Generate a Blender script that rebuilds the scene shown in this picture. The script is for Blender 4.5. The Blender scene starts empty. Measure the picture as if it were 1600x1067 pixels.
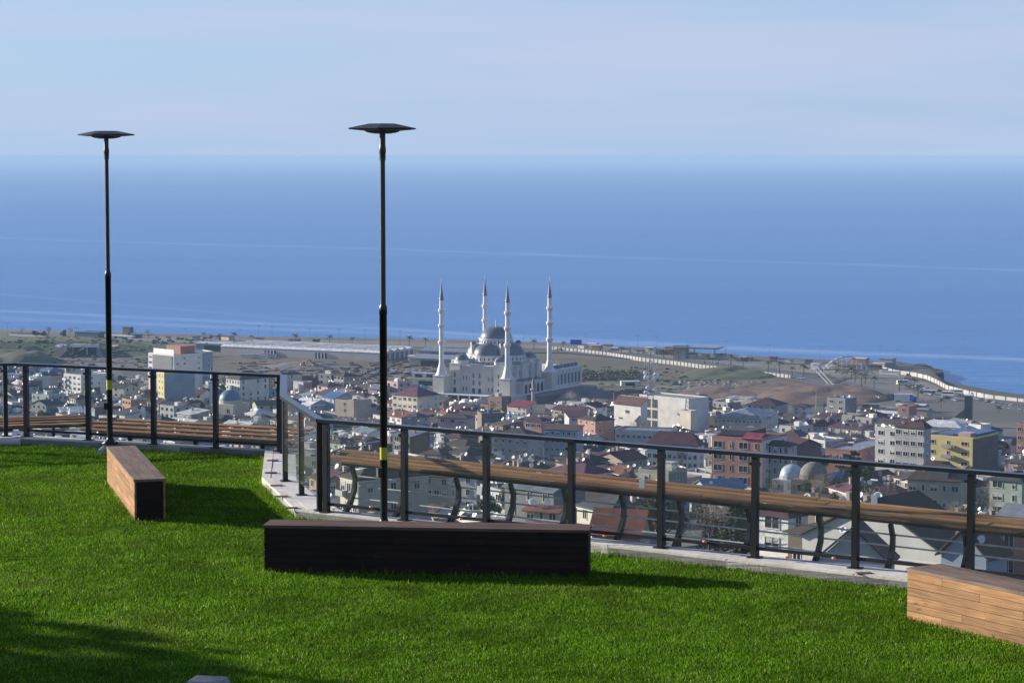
import bpy, math, random
import numpy as np
from mathutils import Vector, Matrix
R = math.radians
random.seed(7); rng = np.random.default_rng(7)
S = bpy.context.scene
COL = S.collection

# ------------------------------------------------------------------ camera, sky, sun
FPX, CAMZ, LEVEL = 3800.0, 130.0, 244.0
PITCH = math.atan((533.5 - LEVEL) / FPX)
cd = bpy.data.cameras.new('camera'); cam = bpy.data.objects.new('camera', cd); COL.objects.link(cam)
cd.sensor_width = 36; cd.sensor_fit = 'HORIZONTAL'; cd.lens = 36 * FPX / 1600
cd.clip_start = .1; cd.clip_end = 200000
cam.location = (0, 0, CAMZ); cam.rotation_euler = (R(90) - PITCH, 0, 0)
S.camera = cam

SUN_EL, SUN_AZ = R(15.5), R(66.5)           # azimuth measured from +Y towards -X
sdir = Vector((-math.sin(SUN_AZ) * math.cos(SUN_EL), math.cos(SUN_AZ) * math.cos(SUN_EL), math.sin(SUN_EL)))
W = bpy.data.worlds.new('World'); S.world = W; W.use_nodes = True
wt = W.node_tree; wn = wt.nodes; wl = wt.links
for n in list(wn): wn.remove(n)
wo = wn.new('ShaderNodeOutputWorld'); bg = wn.new('ShaderNodeBackground'); sky = wn.new('ShaderNodeTexSky')
sky.sky_type = 'NISHITA'; sky.sun_disc = False; sky.sun_elevation = SUN_EL; sky.sun_rotation = -SUN_AZ
sky.altitude = 130; sky.air_density = 1.0; sky.dust_density = 0.35; sky.ozone_density = 3.0
tint = wn.new('ShaderNodeMix'); tint.data_type = 'RGBA'; tint.blend_type = 'MULTIPLY'; tint.inputs[0].default_value = 1
tint.inputs[7].default_value = (0.56, 0.65, 0.86, 1)
wl.new(sky.outputs[0], tint.inputs[6])
tc = wn.new('ShaderNodeTexCoord'); mp = wn.new('ShaderNodeMapping'); mp.inputs['Scale'].default_value = (2.2, 2.2, 26)
mp.inputs['Rotation'].default_value = (0, R(1.0), 0)
cn = wn.new('ShaderNodeTexNoise'); cn.inputs['Scale'].default_value = 2.0; cn.inputs['Detail'].default_value = 5; cn.inputs['Roughness'].default_value = .45
cr = wn.new('ShaderNodeMapRange'); cr.inputs[1].default_value = .38; cr.inputs[2].default_value = .75; cr.inputs[3].default_value = 0.0; cr.inputs[4].default_value = .62
wl.new(tc.outputs['Generated'], mp.inputs[0]); wl.new(mp.outputs[0], cn.inputs['Vector']); wl.new(cn.outputs[0], cr.inputs[0])
cl = wn.new('ShaderNodeMix'); cl.data_type = 'RGBA'
wl.new(cr.outputs[0], cl.inputs[0]); cl.inputs[7].default_value = (3.15, 3.35, 4.45, 1)
# thin blue-white veil of low haze all round the horizon
sz_ = wn.new('ShaderNodeSeparateXYZ'); wl.new(tc.outputs['Generated'], sz_.inputs[0])
ez = wn.new('ShaderNodeMath'); ez.operation = 'MULTIPLY'; ez.inputs[1].default_value = -5.5; wl.new(sz_.outputs[2], ez.inputs[0])
ex_ = wn.new('ShaderNodeMath'); ex_.operation = 'EXPONENT'; wl.new(ez.outputs[0], ex_.inputs[0])
ef = wn.new('ShaderNodeMath'); ef.operation = 'MULTIPLY'; ef.inputs[1].default_value = .86; ef.use_clamp = True; wl.new(ex_.outputs[0], ef.inputs[0])
ve = wn.new('ShaderNodeMix'); ve.data_type = 'RGBA'; wl.new(ef.outputs[0], ve.inputs[0]); wl.new(tint.outputs[2], ve.inputs[6]); ve.inputs[7].default_value = (2.25, 3.15, 4.7, 1)
wl.new(ve.outputs[2], cl.inputs[6])
wl.new(cl.outputs[2], bg.inputs[0]); bg.inputs[1].default_value = 0.10
wl.new(bg.outputs[0], wo.inputs[0])
sd = bpy.data.lights.new('sun', 'SUN'); sun = bpy.data.objects.new('sun', sd); COL.objects.link(sun)
sd.energy = 4.9; sd.angle = R(.5); sd.color = (1.0, .90, .74)
sun.rotation_euler = sdir.to_track_quat('Z', 'Y').to_euler()
S.view_settings.view_transform = 'Standard'; S.view_settings.look = 'None'
S.view_settings.exposure = 0.9; S.view_settings.gamma = 1; S.view_settings.use_curve_mapping = False
S.cycles.use_denoising = True; S.cycles.max_bounces = 6; S.cycles.transparent_max_bounces = 24
S.cycles.volume_bounces = 0; S.cycles.caustics_reflective = False; S.cycles.caustics_refractive = False

# ------------------------------------------------------------------ geometry of the place
def ray(px, py):
    fx = (px - 800) / FPX; fy = (533.5 - py) / FPX
    return Vector((fx, math.cos(PITCH) + fy * math.sin(PITCH), -math.sin(PITCH) + fy * math.cos(PITCH)))
def PZ(px, py, z):
    d = ray(px, py); t = (z - CAMZ) / d.z; return Vector((d.x * t, d.y * t, z))
def PY(px, py, Y):
    d = ray(px, py); t = Y / d.y; return Vector((d.x * t, Y, CAMZ + d.z * t))
TD = [0, 20, 30, 40, 60, 100, 150, 200, 300, 450, 600, 700, 800, 900, 1000, 1100, 1200, 1270, 5000]
TZ = [124.2, 124.2, 121, 117, 110, 103, 97.5, 92, 80, 60, 44, 35, 27, 20, 14, 9, 5.5, 4, 4]
def tz(d): return float(np.interp(d, TD, TZ))
_Y = np.concatenate([np.arange(25, 400, 1.0), np.arange(400, 4000, 2.0)]); _Z = np.interp(_Y, TD, TZ)
def G(px, py):
    d = ray(px, py); zz = CAMZ + d.z * _Y / d.y
    k = int(np.argmax(zz < _Z)); Y = float(_Y[k])
    return Vector((d.x * Y / d.y, Y, tz(Y)))
def proj(p):
    rel = Vector(p) - Vector((0, 0, CAMZ))
    f = rel.y * math.cos(PITCH) - rel.z * math.sin(PITCH); u = rel.y * math.sin(PITCH) + rel.z * math.cos(PITCH)
    return 800 + FPX * rel.x / f, 533.5 - FPX * u / f

# ------------------------------------------------------------------ materials
MATS = {}
def nodes(m): m.use_nodes = True; return m.node_tree, m.node_tree.nodes['Principled BSDF']
def mat(name, c, rough=.8, metal=0, var=.15, scale=1.0, bump=0, stretch=(1, 1, 1), c2=None, objrand=0, spec=.5, detail=5, bscale=None):
    if name in MATS: return MATS[name]
    m = bpy.data.materials.new(name); t, b = nodes(m); N = t.nodes; L = t.links
    b.inputs['Roughness'].default_value = rough; b.inputs['Metallic'].default_value = metal
    b.inputs['Specular IOR Level'].default_value = spec
    tcn = N.new('ShaderNodeTexCoord'); mpn = N.new('ShaderNodeMapping'); mpn.inputs['Scale'].default_value = stretch
    L.new(tcn.outputs['Object'], mpn.inputs[0])
    oi = N.new('ShaderNodeObjectInfo')
    off = N.new('ShaderNodeVectorMath'); off.operation = 'ADD'
    k = N.new('ShaderNodeMath'); k.operation = 'MULTIPLY'; k.inputs[1].default_value = 60
    L.new(oi.outputs['Random'], k.inputs[0]); L.new(mpn.outputs[0], off.inputs[0]); L.new(k.outputs[0], off.inputs[1])
    ns = N.new('ShaderNodeTexNoise'); ns.inputs['Scale'].default_value = scale; ns.inputs['Detail'].default_value = detail; ns.inputs['Roughness'].default_value = .6
    L.new(off.outputs[0], ns.inputs['Vector'])
    mr = N.new('ShaderNodeMapRange'); mr.inputs[1].default_value = .3; mr.inputs[2].default_value = .7
    L.new(ns.outputs[0], mr.inputs[0])
    mx = N.new('ShaderNodeMix'); mx.data_type = 'RGBA'; L.new(mr.outputs[0], mx.inputs[0])
    d = c2 if c2 else tuple(x * (1 - 2 * var) for x in c)
    mx.inputs[6].default_value = (*d, 1); mx.inputs[7].default_value = (*(c if c2 else tuple(min(1, x * (1 + var)) for x in c)), 1)
    out = mx.outputs[2]
    if objrand:
        hs = N.new('ShaderNodeHueSaturation'); mr2 = N.new('ShaderNodeMapRange')
        mr2.inputs[3].default_value = 1 - objrand; mr2.inputs[4].default_value = 1 + objrand
        L.new(oi.outputs['Random'], mr2.inputs[0]); L.new(mr2.outputs[0], hs.inputs['Value']); L.new(out, hs.inputs['Color']); out = hs.outputs[0]
    L.new(out, b.inputs['Base Color'])
    if bump:
        src = ns
        if bscale:
            src = N.new('ShaderNodeTexNoise'); src.inputs['Scale'].default_value = bscale; src.inputs['Detail'].default_value = 4; L.new(off.outputs[0], src.inputs['Vector'])
        bp = N.new('ShaderNodeBump'); bp.inputs['Strength'].default_value = bump; bp.inputs['Distance'].default_value = .02
        L.new(src.outputs[0], bp.inputs['Height']); L.new(bp.outputs[0], b.inputs['Normal'])
    MATS[name] = m; return m
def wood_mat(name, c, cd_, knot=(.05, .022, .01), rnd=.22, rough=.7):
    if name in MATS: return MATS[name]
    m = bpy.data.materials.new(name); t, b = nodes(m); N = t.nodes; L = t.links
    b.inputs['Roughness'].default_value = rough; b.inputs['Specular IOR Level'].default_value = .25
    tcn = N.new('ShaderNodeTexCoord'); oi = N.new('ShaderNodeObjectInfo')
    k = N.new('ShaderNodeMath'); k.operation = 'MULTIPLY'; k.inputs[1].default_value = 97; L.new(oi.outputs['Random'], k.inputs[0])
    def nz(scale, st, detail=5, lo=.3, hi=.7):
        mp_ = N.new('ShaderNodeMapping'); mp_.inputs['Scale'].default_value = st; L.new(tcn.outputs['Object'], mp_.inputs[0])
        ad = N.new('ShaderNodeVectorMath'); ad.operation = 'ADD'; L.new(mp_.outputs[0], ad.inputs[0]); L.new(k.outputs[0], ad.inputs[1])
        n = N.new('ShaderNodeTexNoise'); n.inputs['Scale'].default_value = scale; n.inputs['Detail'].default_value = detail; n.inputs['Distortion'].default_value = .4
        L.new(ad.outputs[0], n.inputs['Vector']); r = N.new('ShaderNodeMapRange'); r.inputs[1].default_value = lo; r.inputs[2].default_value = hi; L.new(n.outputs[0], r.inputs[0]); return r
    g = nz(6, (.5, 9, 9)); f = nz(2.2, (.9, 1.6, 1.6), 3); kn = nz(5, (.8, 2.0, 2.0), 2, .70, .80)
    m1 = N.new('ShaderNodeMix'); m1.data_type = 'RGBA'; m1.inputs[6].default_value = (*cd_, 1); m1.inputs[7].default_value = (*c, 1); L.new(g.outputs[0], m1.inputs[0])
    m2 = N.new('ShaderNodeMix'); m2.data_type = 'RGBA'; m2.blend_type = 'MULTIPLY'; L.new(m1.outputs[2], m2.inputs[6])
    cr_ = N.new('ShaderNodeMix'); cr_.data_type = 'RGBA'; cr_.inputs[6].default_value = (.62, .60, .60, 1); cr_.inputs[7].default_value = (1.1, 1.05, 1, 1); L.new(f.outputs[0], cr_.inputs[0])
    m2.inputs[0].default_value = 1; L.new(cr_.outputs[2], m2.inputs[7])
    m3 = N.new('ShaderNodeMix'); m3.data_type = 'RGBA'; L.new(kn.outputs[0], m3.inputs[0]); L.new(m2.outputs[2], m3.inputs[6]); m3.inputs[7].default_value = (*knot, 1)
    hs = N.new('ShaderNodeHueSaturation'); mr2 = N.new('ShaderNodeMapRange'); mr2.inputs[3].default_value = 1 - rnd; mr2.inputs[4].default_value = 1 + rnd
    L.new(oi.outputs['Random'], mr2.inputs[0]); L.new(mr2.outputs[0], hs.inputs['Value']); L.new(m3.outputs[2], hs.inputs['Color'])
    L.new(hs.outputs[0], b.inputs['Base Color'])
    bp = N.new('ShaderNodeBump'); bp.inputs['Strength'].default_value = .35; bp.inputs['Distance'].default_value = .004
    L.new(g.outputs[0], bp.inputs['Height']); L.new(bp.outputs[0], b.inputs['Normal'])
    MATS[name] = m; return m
M = {}
M['black'] = mat('black_steel', (.007, .008, .011), .38, .0, .2, 6, spec=.5)
M['blackdull'] = mat('dull_black_paint', (.008, .009, .012), .5, 0, .25, 5)
M['railtop'] = mat('anodised_rail', (.05, .055, .065), .28, .75, .1, 8)
M['steel'] = mat('stainless_rod', (.72, .71, .67), .5, 0, .15, 8)
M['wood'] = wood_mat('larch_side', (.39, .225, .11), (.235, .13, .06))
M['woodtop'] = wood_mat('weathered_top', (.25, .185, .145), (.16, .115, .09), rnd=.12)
M['wooddark'] = wood_mat('dark_stained_side', (.026, .013, .008), (.013, .007, .005), rnd=.25, rough=.8)  # shade of the camera-facing bench sides put into a near-black wood colour
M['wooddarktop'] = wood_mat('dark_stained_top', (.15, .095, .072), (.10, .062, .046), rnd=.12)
M['woodrail'] = wood_mat('rail_board', (.40, .225, .115), (.235, .125, .065), rnd=.25)
M['core'] = mat('bench_core', (.01, .008, .007), .9)
M['concrete'] = mat('kerb_concrete', (.68, .665, .64), .85, 0, .16, 2.2, .25, c2=(.44, .43, .42), bscale=18)
M['kerbface'] = mat('kerb_face', (.70, .68, .62), .85, 0, .16, 3, .25, c2=(.50, .47, .41), bscale=20)
M['rust'] = mat('rusty_plate', (.16, .09, .06), .7)
M['yellow'] = mat('yellow_tape', (.42, .41, .02), .5, var=.05)
M['card'] = mat('pale_card', (.62, .66, .68), .6, var=.05)
M['cardblue'] = mat('blue_grey_card', (.25, .34, .40), .6, var=.08)
M['amber'] = mat('amber_reflector', (.75, .30, .12), .3, var=.05)
M['pipe'] = mat('grey_pipe', (.42, .43, .43), .5)
M['stone'] = mat('pale_stone', (.30, .29, .27), .9, var=.2, scale=6, bump=.4)
M['soil'] = mat('lawn_soil', (.045, .085, .010), .95, 0, .3, 5, .4, spec=0)
M['leadroof'] = mat('lead_dome', (.105, .125, .16), .45, .0, .18, .25)
M['mosque'] = mat('pale_limestone', (.58, .555, .50), .8, 0, .07, .12)
M['mosquetrim'] = mat('white_marble', (.66, .66, .65), .7, 0, .05, .2)
M['gold'] = mat('gilt_finial', (.62, .50, .26), .35, .6)
M['glassdark'] = mat('dark_window_glass', (.03, .038, .05), .12, 0, .2, .5)
M['white'] = mat('white_paint', (.76, .75, .72), .7, 0, .07, .3)
M['hoard'] = mat('weathered_white_panel', (.42, .41, .39), .8, 0, .14, .12)
M['frame'] = mat('white_window_frame', (.62, .62, .60), .6, 0, .05, 1)
M['grey'] = mat('grey_render', (.33, .33, .33), .85, 0, .12, .3)
M['asphalt'] = mat('asphalt', (.085, .087, .095), .9, 0, .12, .05)
M['pave'] = mat('pale_paving', (.17, .16, .145), .9, 0, .2, .04)
M['dirt'] = mat('bare_earth', (.135, .092, .062), .95, 0, .2, .045, c2=(.042, .046, .030), stretch=(.35, 1.0, 1), detail=9)
M['reddirt'] = mat('red_brown_earth', (.165, .10, .072), .95, 0, .2, .13, c2=(.075, .055, .045))
M['gravel'] = mat('grey_gravel', (.17, .165, .16), .95, 0, .2, .03, c2=(.10, .095, .09))
M['turf'] = mat('rough_grass', (.042, .075, .022), .95, 0, .2, .03, c2=(.068, .075, .035))
M['palmgreen'] = mat('palm_leaf', (.055, .075, .032), .8, 0, .2, 1, objrand=.3)
M['trunk'] = mat('bark', (.085, .065, .05), .95, 0, .2, 3)
M['rock'] = mat('dark_rock', (.055, .052, .05), .9, 0, .25, .1)
M['poster'] = mat('blue_sign_face', (.02, .09, .42), .5, 0, .03)
M['bluetank'] = mat('blue_plastic_tank', (.03, .09, .42), .4, 0, .05)
M['orange'] = mat('orange_render', (.50, .19, .11), .8, 0, .08, .3)
M['dish'] = mat('white_dish', (.78, .78, .76), .5, 0, .04)
M['tyre'] = mat('tyre_rubber', (.02, .02, .02), .8)
M['blind'] = mat('pulled_blind', (.50, .47, .42), .8, 0, .06)
def leafmat(name, c, c2):
    if name in MATS: return MATS[name]
    m = bpy.data.materials.new(name); t, b = nodes(m); N = t.nodes; L = t.links
    g = N.new('ShaderNodeNewGeometry'); mx = N.new('ShaderNodeMix'); mx.data_type = 'RGBA'
    mx.inputs[6].default_value = (*c, 1); mx.inputs[7].default_value = (*c2, 1)
    L.new(g.outputs['Random Per Island'], mx.inputs[0]); L.new(mx.outputs[2], b.inputs['Base Color'])
    b.inputs['Roughness'].default_value = .6; b.inputs['Specular IOR Level'].default_value = .2
    MATS[name] = m; return m
M['conifer'] = leafmat('conifer_needles', (.022, .036, .020), (.05, .068, .034))
M['broad'] = leafmat('broad_leaves', (.04, .055, .022), (.10, .11, .045))
M['yellowleaf'] = leafmat('yellow_green_leaves', (.10, .12, .035), (.20, .20, .07))
M['scrub'] = leafmat('scrub_leaves', (.06, .068, .038), (.13, .125, .075))
M['baretwig'] = leafmat('bare_twigs', (.12, .095, .08), (.19, .155, .13))

# thin glass: fresnel reflection over clear pane with a film of dust
gm = bpy.data.materials.new('fence_glass'); gm.use_nodes = True; t = gm.node_tree; N = t.nodes; L = t.links
for n in list(N): N.remove(n)
o_ = N.new('ShaderNodeOutputMaterial'); tr = N.new('ShaderNodeBsdfTransparent'); tr.inputs[0].default_value = (.93, .955, .95, 1)
gl = N.new('ShaderNodeBsdfGlossy'); gl.inputs['Roughness'].default_value = .02; gl.inputs[0].default_value = (.8, .85, .9, 1)
fr = N.new('ShaderNodeFresnel'); fr.inputs[0].default_value = 1.28
df = N.new('ShaderNodeBsdfDiffuse'); df.inputs[0].default_value = (.55, .58, .62, 1)
ns = N.new('ShaderNodeTexNoise'); ns.inputs['Scale'].default_value = 3; ns.inputs['Detail'].default_value = 4
mr = N.new('ShaderNodeMapRange'); mr.inputs[3].default_value = .004; mr.inputs[4].default_value = .03; L.new(ns.outputs[0], mr.inputs[0])
m1 = N.new('ShaderNodeMixShader'); m2 = N.new('ShaderNodeMixShader')
L.new(mr.outputs[0], m1.inputs[0]); L.new(tr.outputs[0], m1.inputs[1]); L.new(df.outputs[0], m1.inputs[2])
cap = N.new('ShaderNodeMath'); cap.operation = 'MINIMUM'; cap.inputs[1].default_value = .16; L.new(fr.outputs[0], cap.inputs[0]); L.new(cap.outputs[0], m2.inputs[0]); L.new(m1.outputs[0], m2.inputs[1]); L.new(gl.outputs[0], m2.inputs[2]); L.new(m2.outputs[0], o_.inputs[0])
M['glass'] = gm

# ------------------------------------------------------------------ mesh building
class MB:
    def __init__(s): s.v = []; s.f = []; s.m = []; s.smooth = []
    def add(s, vs, fs, mi=0, sm=False):
        o = len(s.v); s.v += [tuple(v) for v in vs]
        for f in fs: s.f.append([i + o for i in f]); s.m.append(mi); s.smooth.append(sm)
    def box(s, c, sz, rz=0, mi=0, rx=0):
        hx, hy, hz = sz[0] / 2, sz[1] / 2, sz[2] / 2
        vs = [(-hx, -hy, -hz), (hx, -hy, -hz), (hx, hy, -hz), (-hx, hy, -hz), (-hx, -hy, hz), (hx, -hy, hz), (hx, hy, hz), (-hx, hy, hz)]
        mt = Matrix.Rotation(rz, 3, 'Z') @ Matrix.Rotation(rx, 3, 'X')
        s.add([mt @ Vector(v) + Vector(c) for v in vs], [(0, 3, 2, 1), (4, 5, 6, 7), (0, 1, 5, 4), (1, 2, 6, 5), (2, 3, 7, 6), (3, 0, 4, 7)], mi)
        return s
    def prism(s, poly, z0, z1, mi=0, mtop=None):
        n = len(poly); vs = [(p[0], p[1], z0) for p in poly] + [(p[0], p[1], z1) for p in poly]
        s.add(vs, [tuple(range(n - 1, -1, -1))] + [(i, (i + 1) % n, (i + 1) % n + n, i + n) for i in range(n)], mi)
        s.add([vs[i + n] for i in range(n)], [tuple(range(n))], mi if mtop is None else mtop); return s
    def lathe(s, prof, c=(0, 0, 0), seg=16, mi=0, sm=True, a0=0, a1=2 * math.pi):
        full = abs(a1 - a0 - 2 * math.pi) < 1e-6; m = seg if full else seg + 1
        vs = []
        for r, z in prof:
            for k in range(m):
                a = a0 + (a1 - a0) * k / seg; vs.append((c[0] + r * math.cos(a), c[1] + r * math.sin(a), c[2] + z))
        fs = []
        for i in range(len(prof) - 1):
            for k in range(seg):
                k2 = (k + 1) % m if full else k + 1
                fs.append((i * m + k, i * m + k2, (i + 1) * m + k2, (i + 1) * m + k))
        s.add(vs, fs, mi, sm); return s
    def tube(s, pts, r, seg=8, mi=0, sm=True, r2=None, cap=True):
        pts = [Vector(p) for p in pts]; n = len(pts); vs = []; fs = []
        for i, p in enumerate(pts):
            d = (pts[min(i + 1, n - 1)] - pts[max(i - 1, 0)]).normalized()
            a = d.cross(Vector((0, 0, 1)));
            if a.length < 1e-3: a = Vector((1, 0, 0))
            a.normalize(); b = d.cross(a); rr = r if r2 is None else r + (r2 - r) * i / (n - 1)
            for k in range(seg):
                t_ = 2 * math.pi * k / seg; vs.append(p + a * rr * math.cos(t_) + b * rr * math.sin(t_))
        for i in range(n - 1):
            for k in range(seg): fs.append((i * seg + k, i * seg + (k + 1) % seg, (i + 1) * seg + (k + 1) % seg, (i + 1) * seg + k))
        s.add(vs, fs, mi, sm)
        if cap: s.add(vs, [tuple(range(seg - 1, -1, -1)), tuple(range((n - 1) * seg, n * seg))], mi)
        return s
    def mesh(s, name, mats):
        me = bpy.data.meshes.new(name); me.from_pydata(s.v, [], s.f)
        for m in mats: me.materials.append(m)
        me.polygons.foreach_set('material_index', s.m); me.polygons.foreach_set('use_smooth', s.smooth); me.update(); return me
    def build(s, name, mats, parent=None, loc=None, rz=0):
        if not isinstance(mats, (list, tuple)): mats = [mats]
        return inst(s.mesh(name, mats), name, parent, loc, rz)
def inst(me, name, parent=None, loc=None, rz=0, sc=None, rot=None):
    o = bpy.data.objects.new(name, me); COL.objects.link(o)
    if parent: o.parent = parent
    if loc is not None: o.location = loc
    if rot is not None: o.rotation_euler = rot
    elif rz: o.rotation_euler = (0, 0, rz)
    if sc is not None: o.scale = sc if hasattr(sc, '__len__') else (sc,) * 3
    return o
def tag(o, label=None, cat=None, group=None, kind=None):
    if label: o['label'] = label
    if cat: o['category'] = cat
    if group: o['group'] = group
    if kind: o['kind'] = kind
    return o
def thing(name, label, cat, loc=(0, 0, 0), rz=0, group=None):
    o = bpy.data.objects.new(name, None); COL.objects.link(o); o.empty_display_size = .2
    o.location = loc; o.rotation_euler = (0, 0, rz); return tag(o, label, cat, group)
def struct(o, label, cat=None): return tag(o, label, cat or o.name.split('.')[0].replace('_', ' '), None, 'structure')
def copy_tree(o, parent=None):
    c = o.copy(); COL.objects.link(c); c.parent = parent
    for ch in list(o.children): copy_tree(ch, c)
    return c
def unit_box(name, sz, mats, c=(0, 0, 0)): return MB().box(c, sz).mesh(name, mats if isinstance(mats, list) else [mats])

# ------------------------------------------------------------------ terrain and sea
SH = [(-2500, 505), (-600, 512), (0, 518), (200, 523), (400, 529), (640, 533), (900, 540), (960, 545), (1040, 548), (1100, 556), (1200, 562), (1300, 567), (1400, 569), (1440, 577), (1462, 584), (1468, 597), (1480, 603), (1540, 616), (1600, 626), (1800, 640), (2600, 660), (5000, 700)]
SHu = [PZ(x, y, 0.3).x / PZ(x, y, 0.3).y for x, y in SH]; SHd = [PZ(x, y, 0.3).y for x, y in SH]
us = np.concatenate([np.linspace(-1.2, -.24, 24), np.linspace(-.23, .23, 231), np.linspace(.24, 1.2, 24)])
ds = np.concatenate([[14, 20, 25, 30, 35, 40, 50, 60, 80, 100, 125, 150, 175], np.arange(200, 1270, 12)])
vv = []; shore = np.interp(us, SHu, SHd)
tail = [0, .2, .4, .6, .8, .92, .985, 1.0, 1.02, 1.1]; tzl = [None] * 5 + [3.6, 2.6, .3, -2, -6]
for i, u in enumerate(us):
    col = []
    for d in ds: col.append((u * d, d, tz(d) + (1.2 * math.sin(u * 90 + d * .05) * (1 if 150 < d < 1000 else 0)) * .5))
    d0 = 1262.0
    for k, tl in enumerate(tail):
        d = d0 + (max(shore[i], d0 + 30) - d0) * tl + (k == 0) * 1
        z = 4.0 if tzl[k] is None else tzl[k]
        col.append((u * d, d, z))
    vv.append(col)
nr = len(vv[0]); vs = [p for c in vv for p in c]
fs = [(i * nr + k, (i + 1) * nr + k, (i + 1) * nr + k + 1, i * nr + k + 1) for i in range(len(us) - 1) for k in range(nr - 1)]
b = MB(); b.add(vs, fs, 0, True)
gmat = mat('town_ground', (.11, .105, .10), .95, 0, .2, .012, c2=(.045, .052, .038))
struct(b.build('terrain', gmat), 'sloping coastal ground running from the hill down to the shore', 'terrain')
b = MB(); b.add([(-90, -60, 124), (90, -60, 124), (90, 18, 124), (-90, 18, 124)], [(0, 1, 2, 3)])
struct(b.build('ground', gmat), 'hilltop ground under the park', 'ground')

sm_ = bpy.data.materials.new('sea_water'); t, bs = nodes(sm_); N = t.nodes; L = t.links
geo = N.new('ShaderNodeNewGeometry'); sp = N.new('ShaderNodeSeparateXYZ'); L.new(geo.outputs['Position'], sp.inputs[0])
def mth(op, a, b=None, clamp=False):
    n = N.new('ShaderNodeMath'); n.operation = op; n.use_clamp = clamp
    for i, x in enumerate((a, b)):
        if x is None: continue
        if isinstance(x, (int, float)): n.inputs[i].default_value = x
        else: L.new(x, n.inputs[i])
    return n.outputs[0]
def noise(scale, st, detail=4):
    mp_ = N.new('ShaderNodeMapping'); mp_.inputs['Scale'].default_value = st; L.new(geo.outputs['Position'], mp_.inputs[0])
    n = N.new('ShaderNodeTexNoise'); n.inputs['Scale'].default_value = scale; n.inputs['Detail'].default_value = detail; L.new(mp_.outputs[0], n.inputs['Vector']); return n.outputs[0]
wob = noise(.0016, (1, 1, 1), 3)
def band(x0, y0, x1, y1, wid, wobble):
    A = PZ(x0, y0, 0); B = PZ(x1, y1, 0); k = (B.y - A.y) / (B.x - A.x)
    e = mth('SUBTRACT', sp.outputs['Y'], mth('ADD', mth('MULTIPLY', sp.outputs['X'], k), A.y - k * A.x))
    e = mth('ADD', e, mth('MULTIPLY', mth('SUBTRACT', wob, .5), wobble))
    e = mth('SUBTRACT', 1.0, mth('DIVIDE', mth('ABSOLUTE', e), wid)); return mth('MAXIMUM', e, 0.0)
slick = mth('MULTIPLY', band(280, 381, 1600, 422, 44, 300), .62)
s2 = mth('MULTIPLY', band(0, 488, 600, 516, 26, 160), .7); s3 = mth('MULTIPLY', band(0, 499, 600, 523, 26, 160), .55); s4 = mth('MULTIPLY', band(720, 522, 1300, 572, 22, 60), .28)
sl = mth('ADD', mth('ADD', slick, s2), mth('ADD', s3, s4))
brk = noise(.012, (.25, 1, 1), 4)
sl = mth('MULTIPLY', sl, mth('MULTIPLY', brk, 1.7), True)
big = noise(.00035, (.35, 1.4, 1), 5)
bigr = N.new('ShaderNodeMapRange'); bigr.inputs[1].default_value = .36; bigr.inputs[2].default_value = .66
fine = noise(.004, (.22, 1.6, 1), 8)
L.new(mth('ADD', mth('MULTIPLY', big, .55), mth('MULTIPLY', fine, .45)), bigr.inputs[0])
mx = N.new('ShaderNodeMix'); mx.data_type = 'RGBA'; mx.inputs[6].default_value = (.034, .148, .41, 1); mx.inputs[7].default_value = (.062, .20, .48, 1); L.new(bigr.outputs[0], mx.inputs[0])
mx2 = N.new('ShaderNodeMix'); mx2.data_type = 'RGBA'; L.new(sl, mx2.inputs[0]); L.new(mx.outputs[2], mx2.inputs[6]); mx2.inputs[7].default_value = (.22, .36, .62, 1)
L.new(mx2.outputs[2], bs.inputs['Base Color'])
bs.inputs['Roughness'].default_value = .32; bs.inputs['IOR'].default_value = 1.33
wv = noise(.06, (.5, 1.6, 1), 6); wv2 = noise(.55, (.5, 1.4, 1), 4)
bp = N.new('ShaderNodeBump'); bp.inputs['Strength'].default_value = .9; bp.inputs['Distance'].default_value = 2.2
L.new(mth('ADD', wv, mth('MULTIPLY', wv2, .25)), bp.inputs['Height']); L.new(bp.outputs[0], bs.inputs['Normal'])
b = MB(); b.add([(-65000, -1500, 0), (65000, -1500, 0), (65000, 61000, 0), (-65000, 61000, 0)], [(0, 1, 2, 3)])
struct(b.build('sea', sm_), 'calm blue sea stretching to the horizon with pale slicks', 'sea')

# haze
hm = bpy.data.materials.new('haze_air'); hm.use_nodes = True; t = hm.node_tree
for n in list(t.nodes): t.nodes.remove(n)
ho = t.nodes.new('ShaderNodeOutputMaterial'); pv = t.nodes.new('ShaderNodeVolumePrincipled')
pv.inputs['Color'].default_value = (.43, .655, .96, 1); pv.inputs['Density'].default_value = 0.00007
t.links.new(pv.outputs[0], ho.inputs['Volume'])
b = MB(); b.box((0, 29500, 65.7), (140000, 65000, 133.2)); hz = b.build('haze', hm)
tag(hz, 'thin blue sea haze filling the air', 'haze', None, 'stuff')

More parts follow.
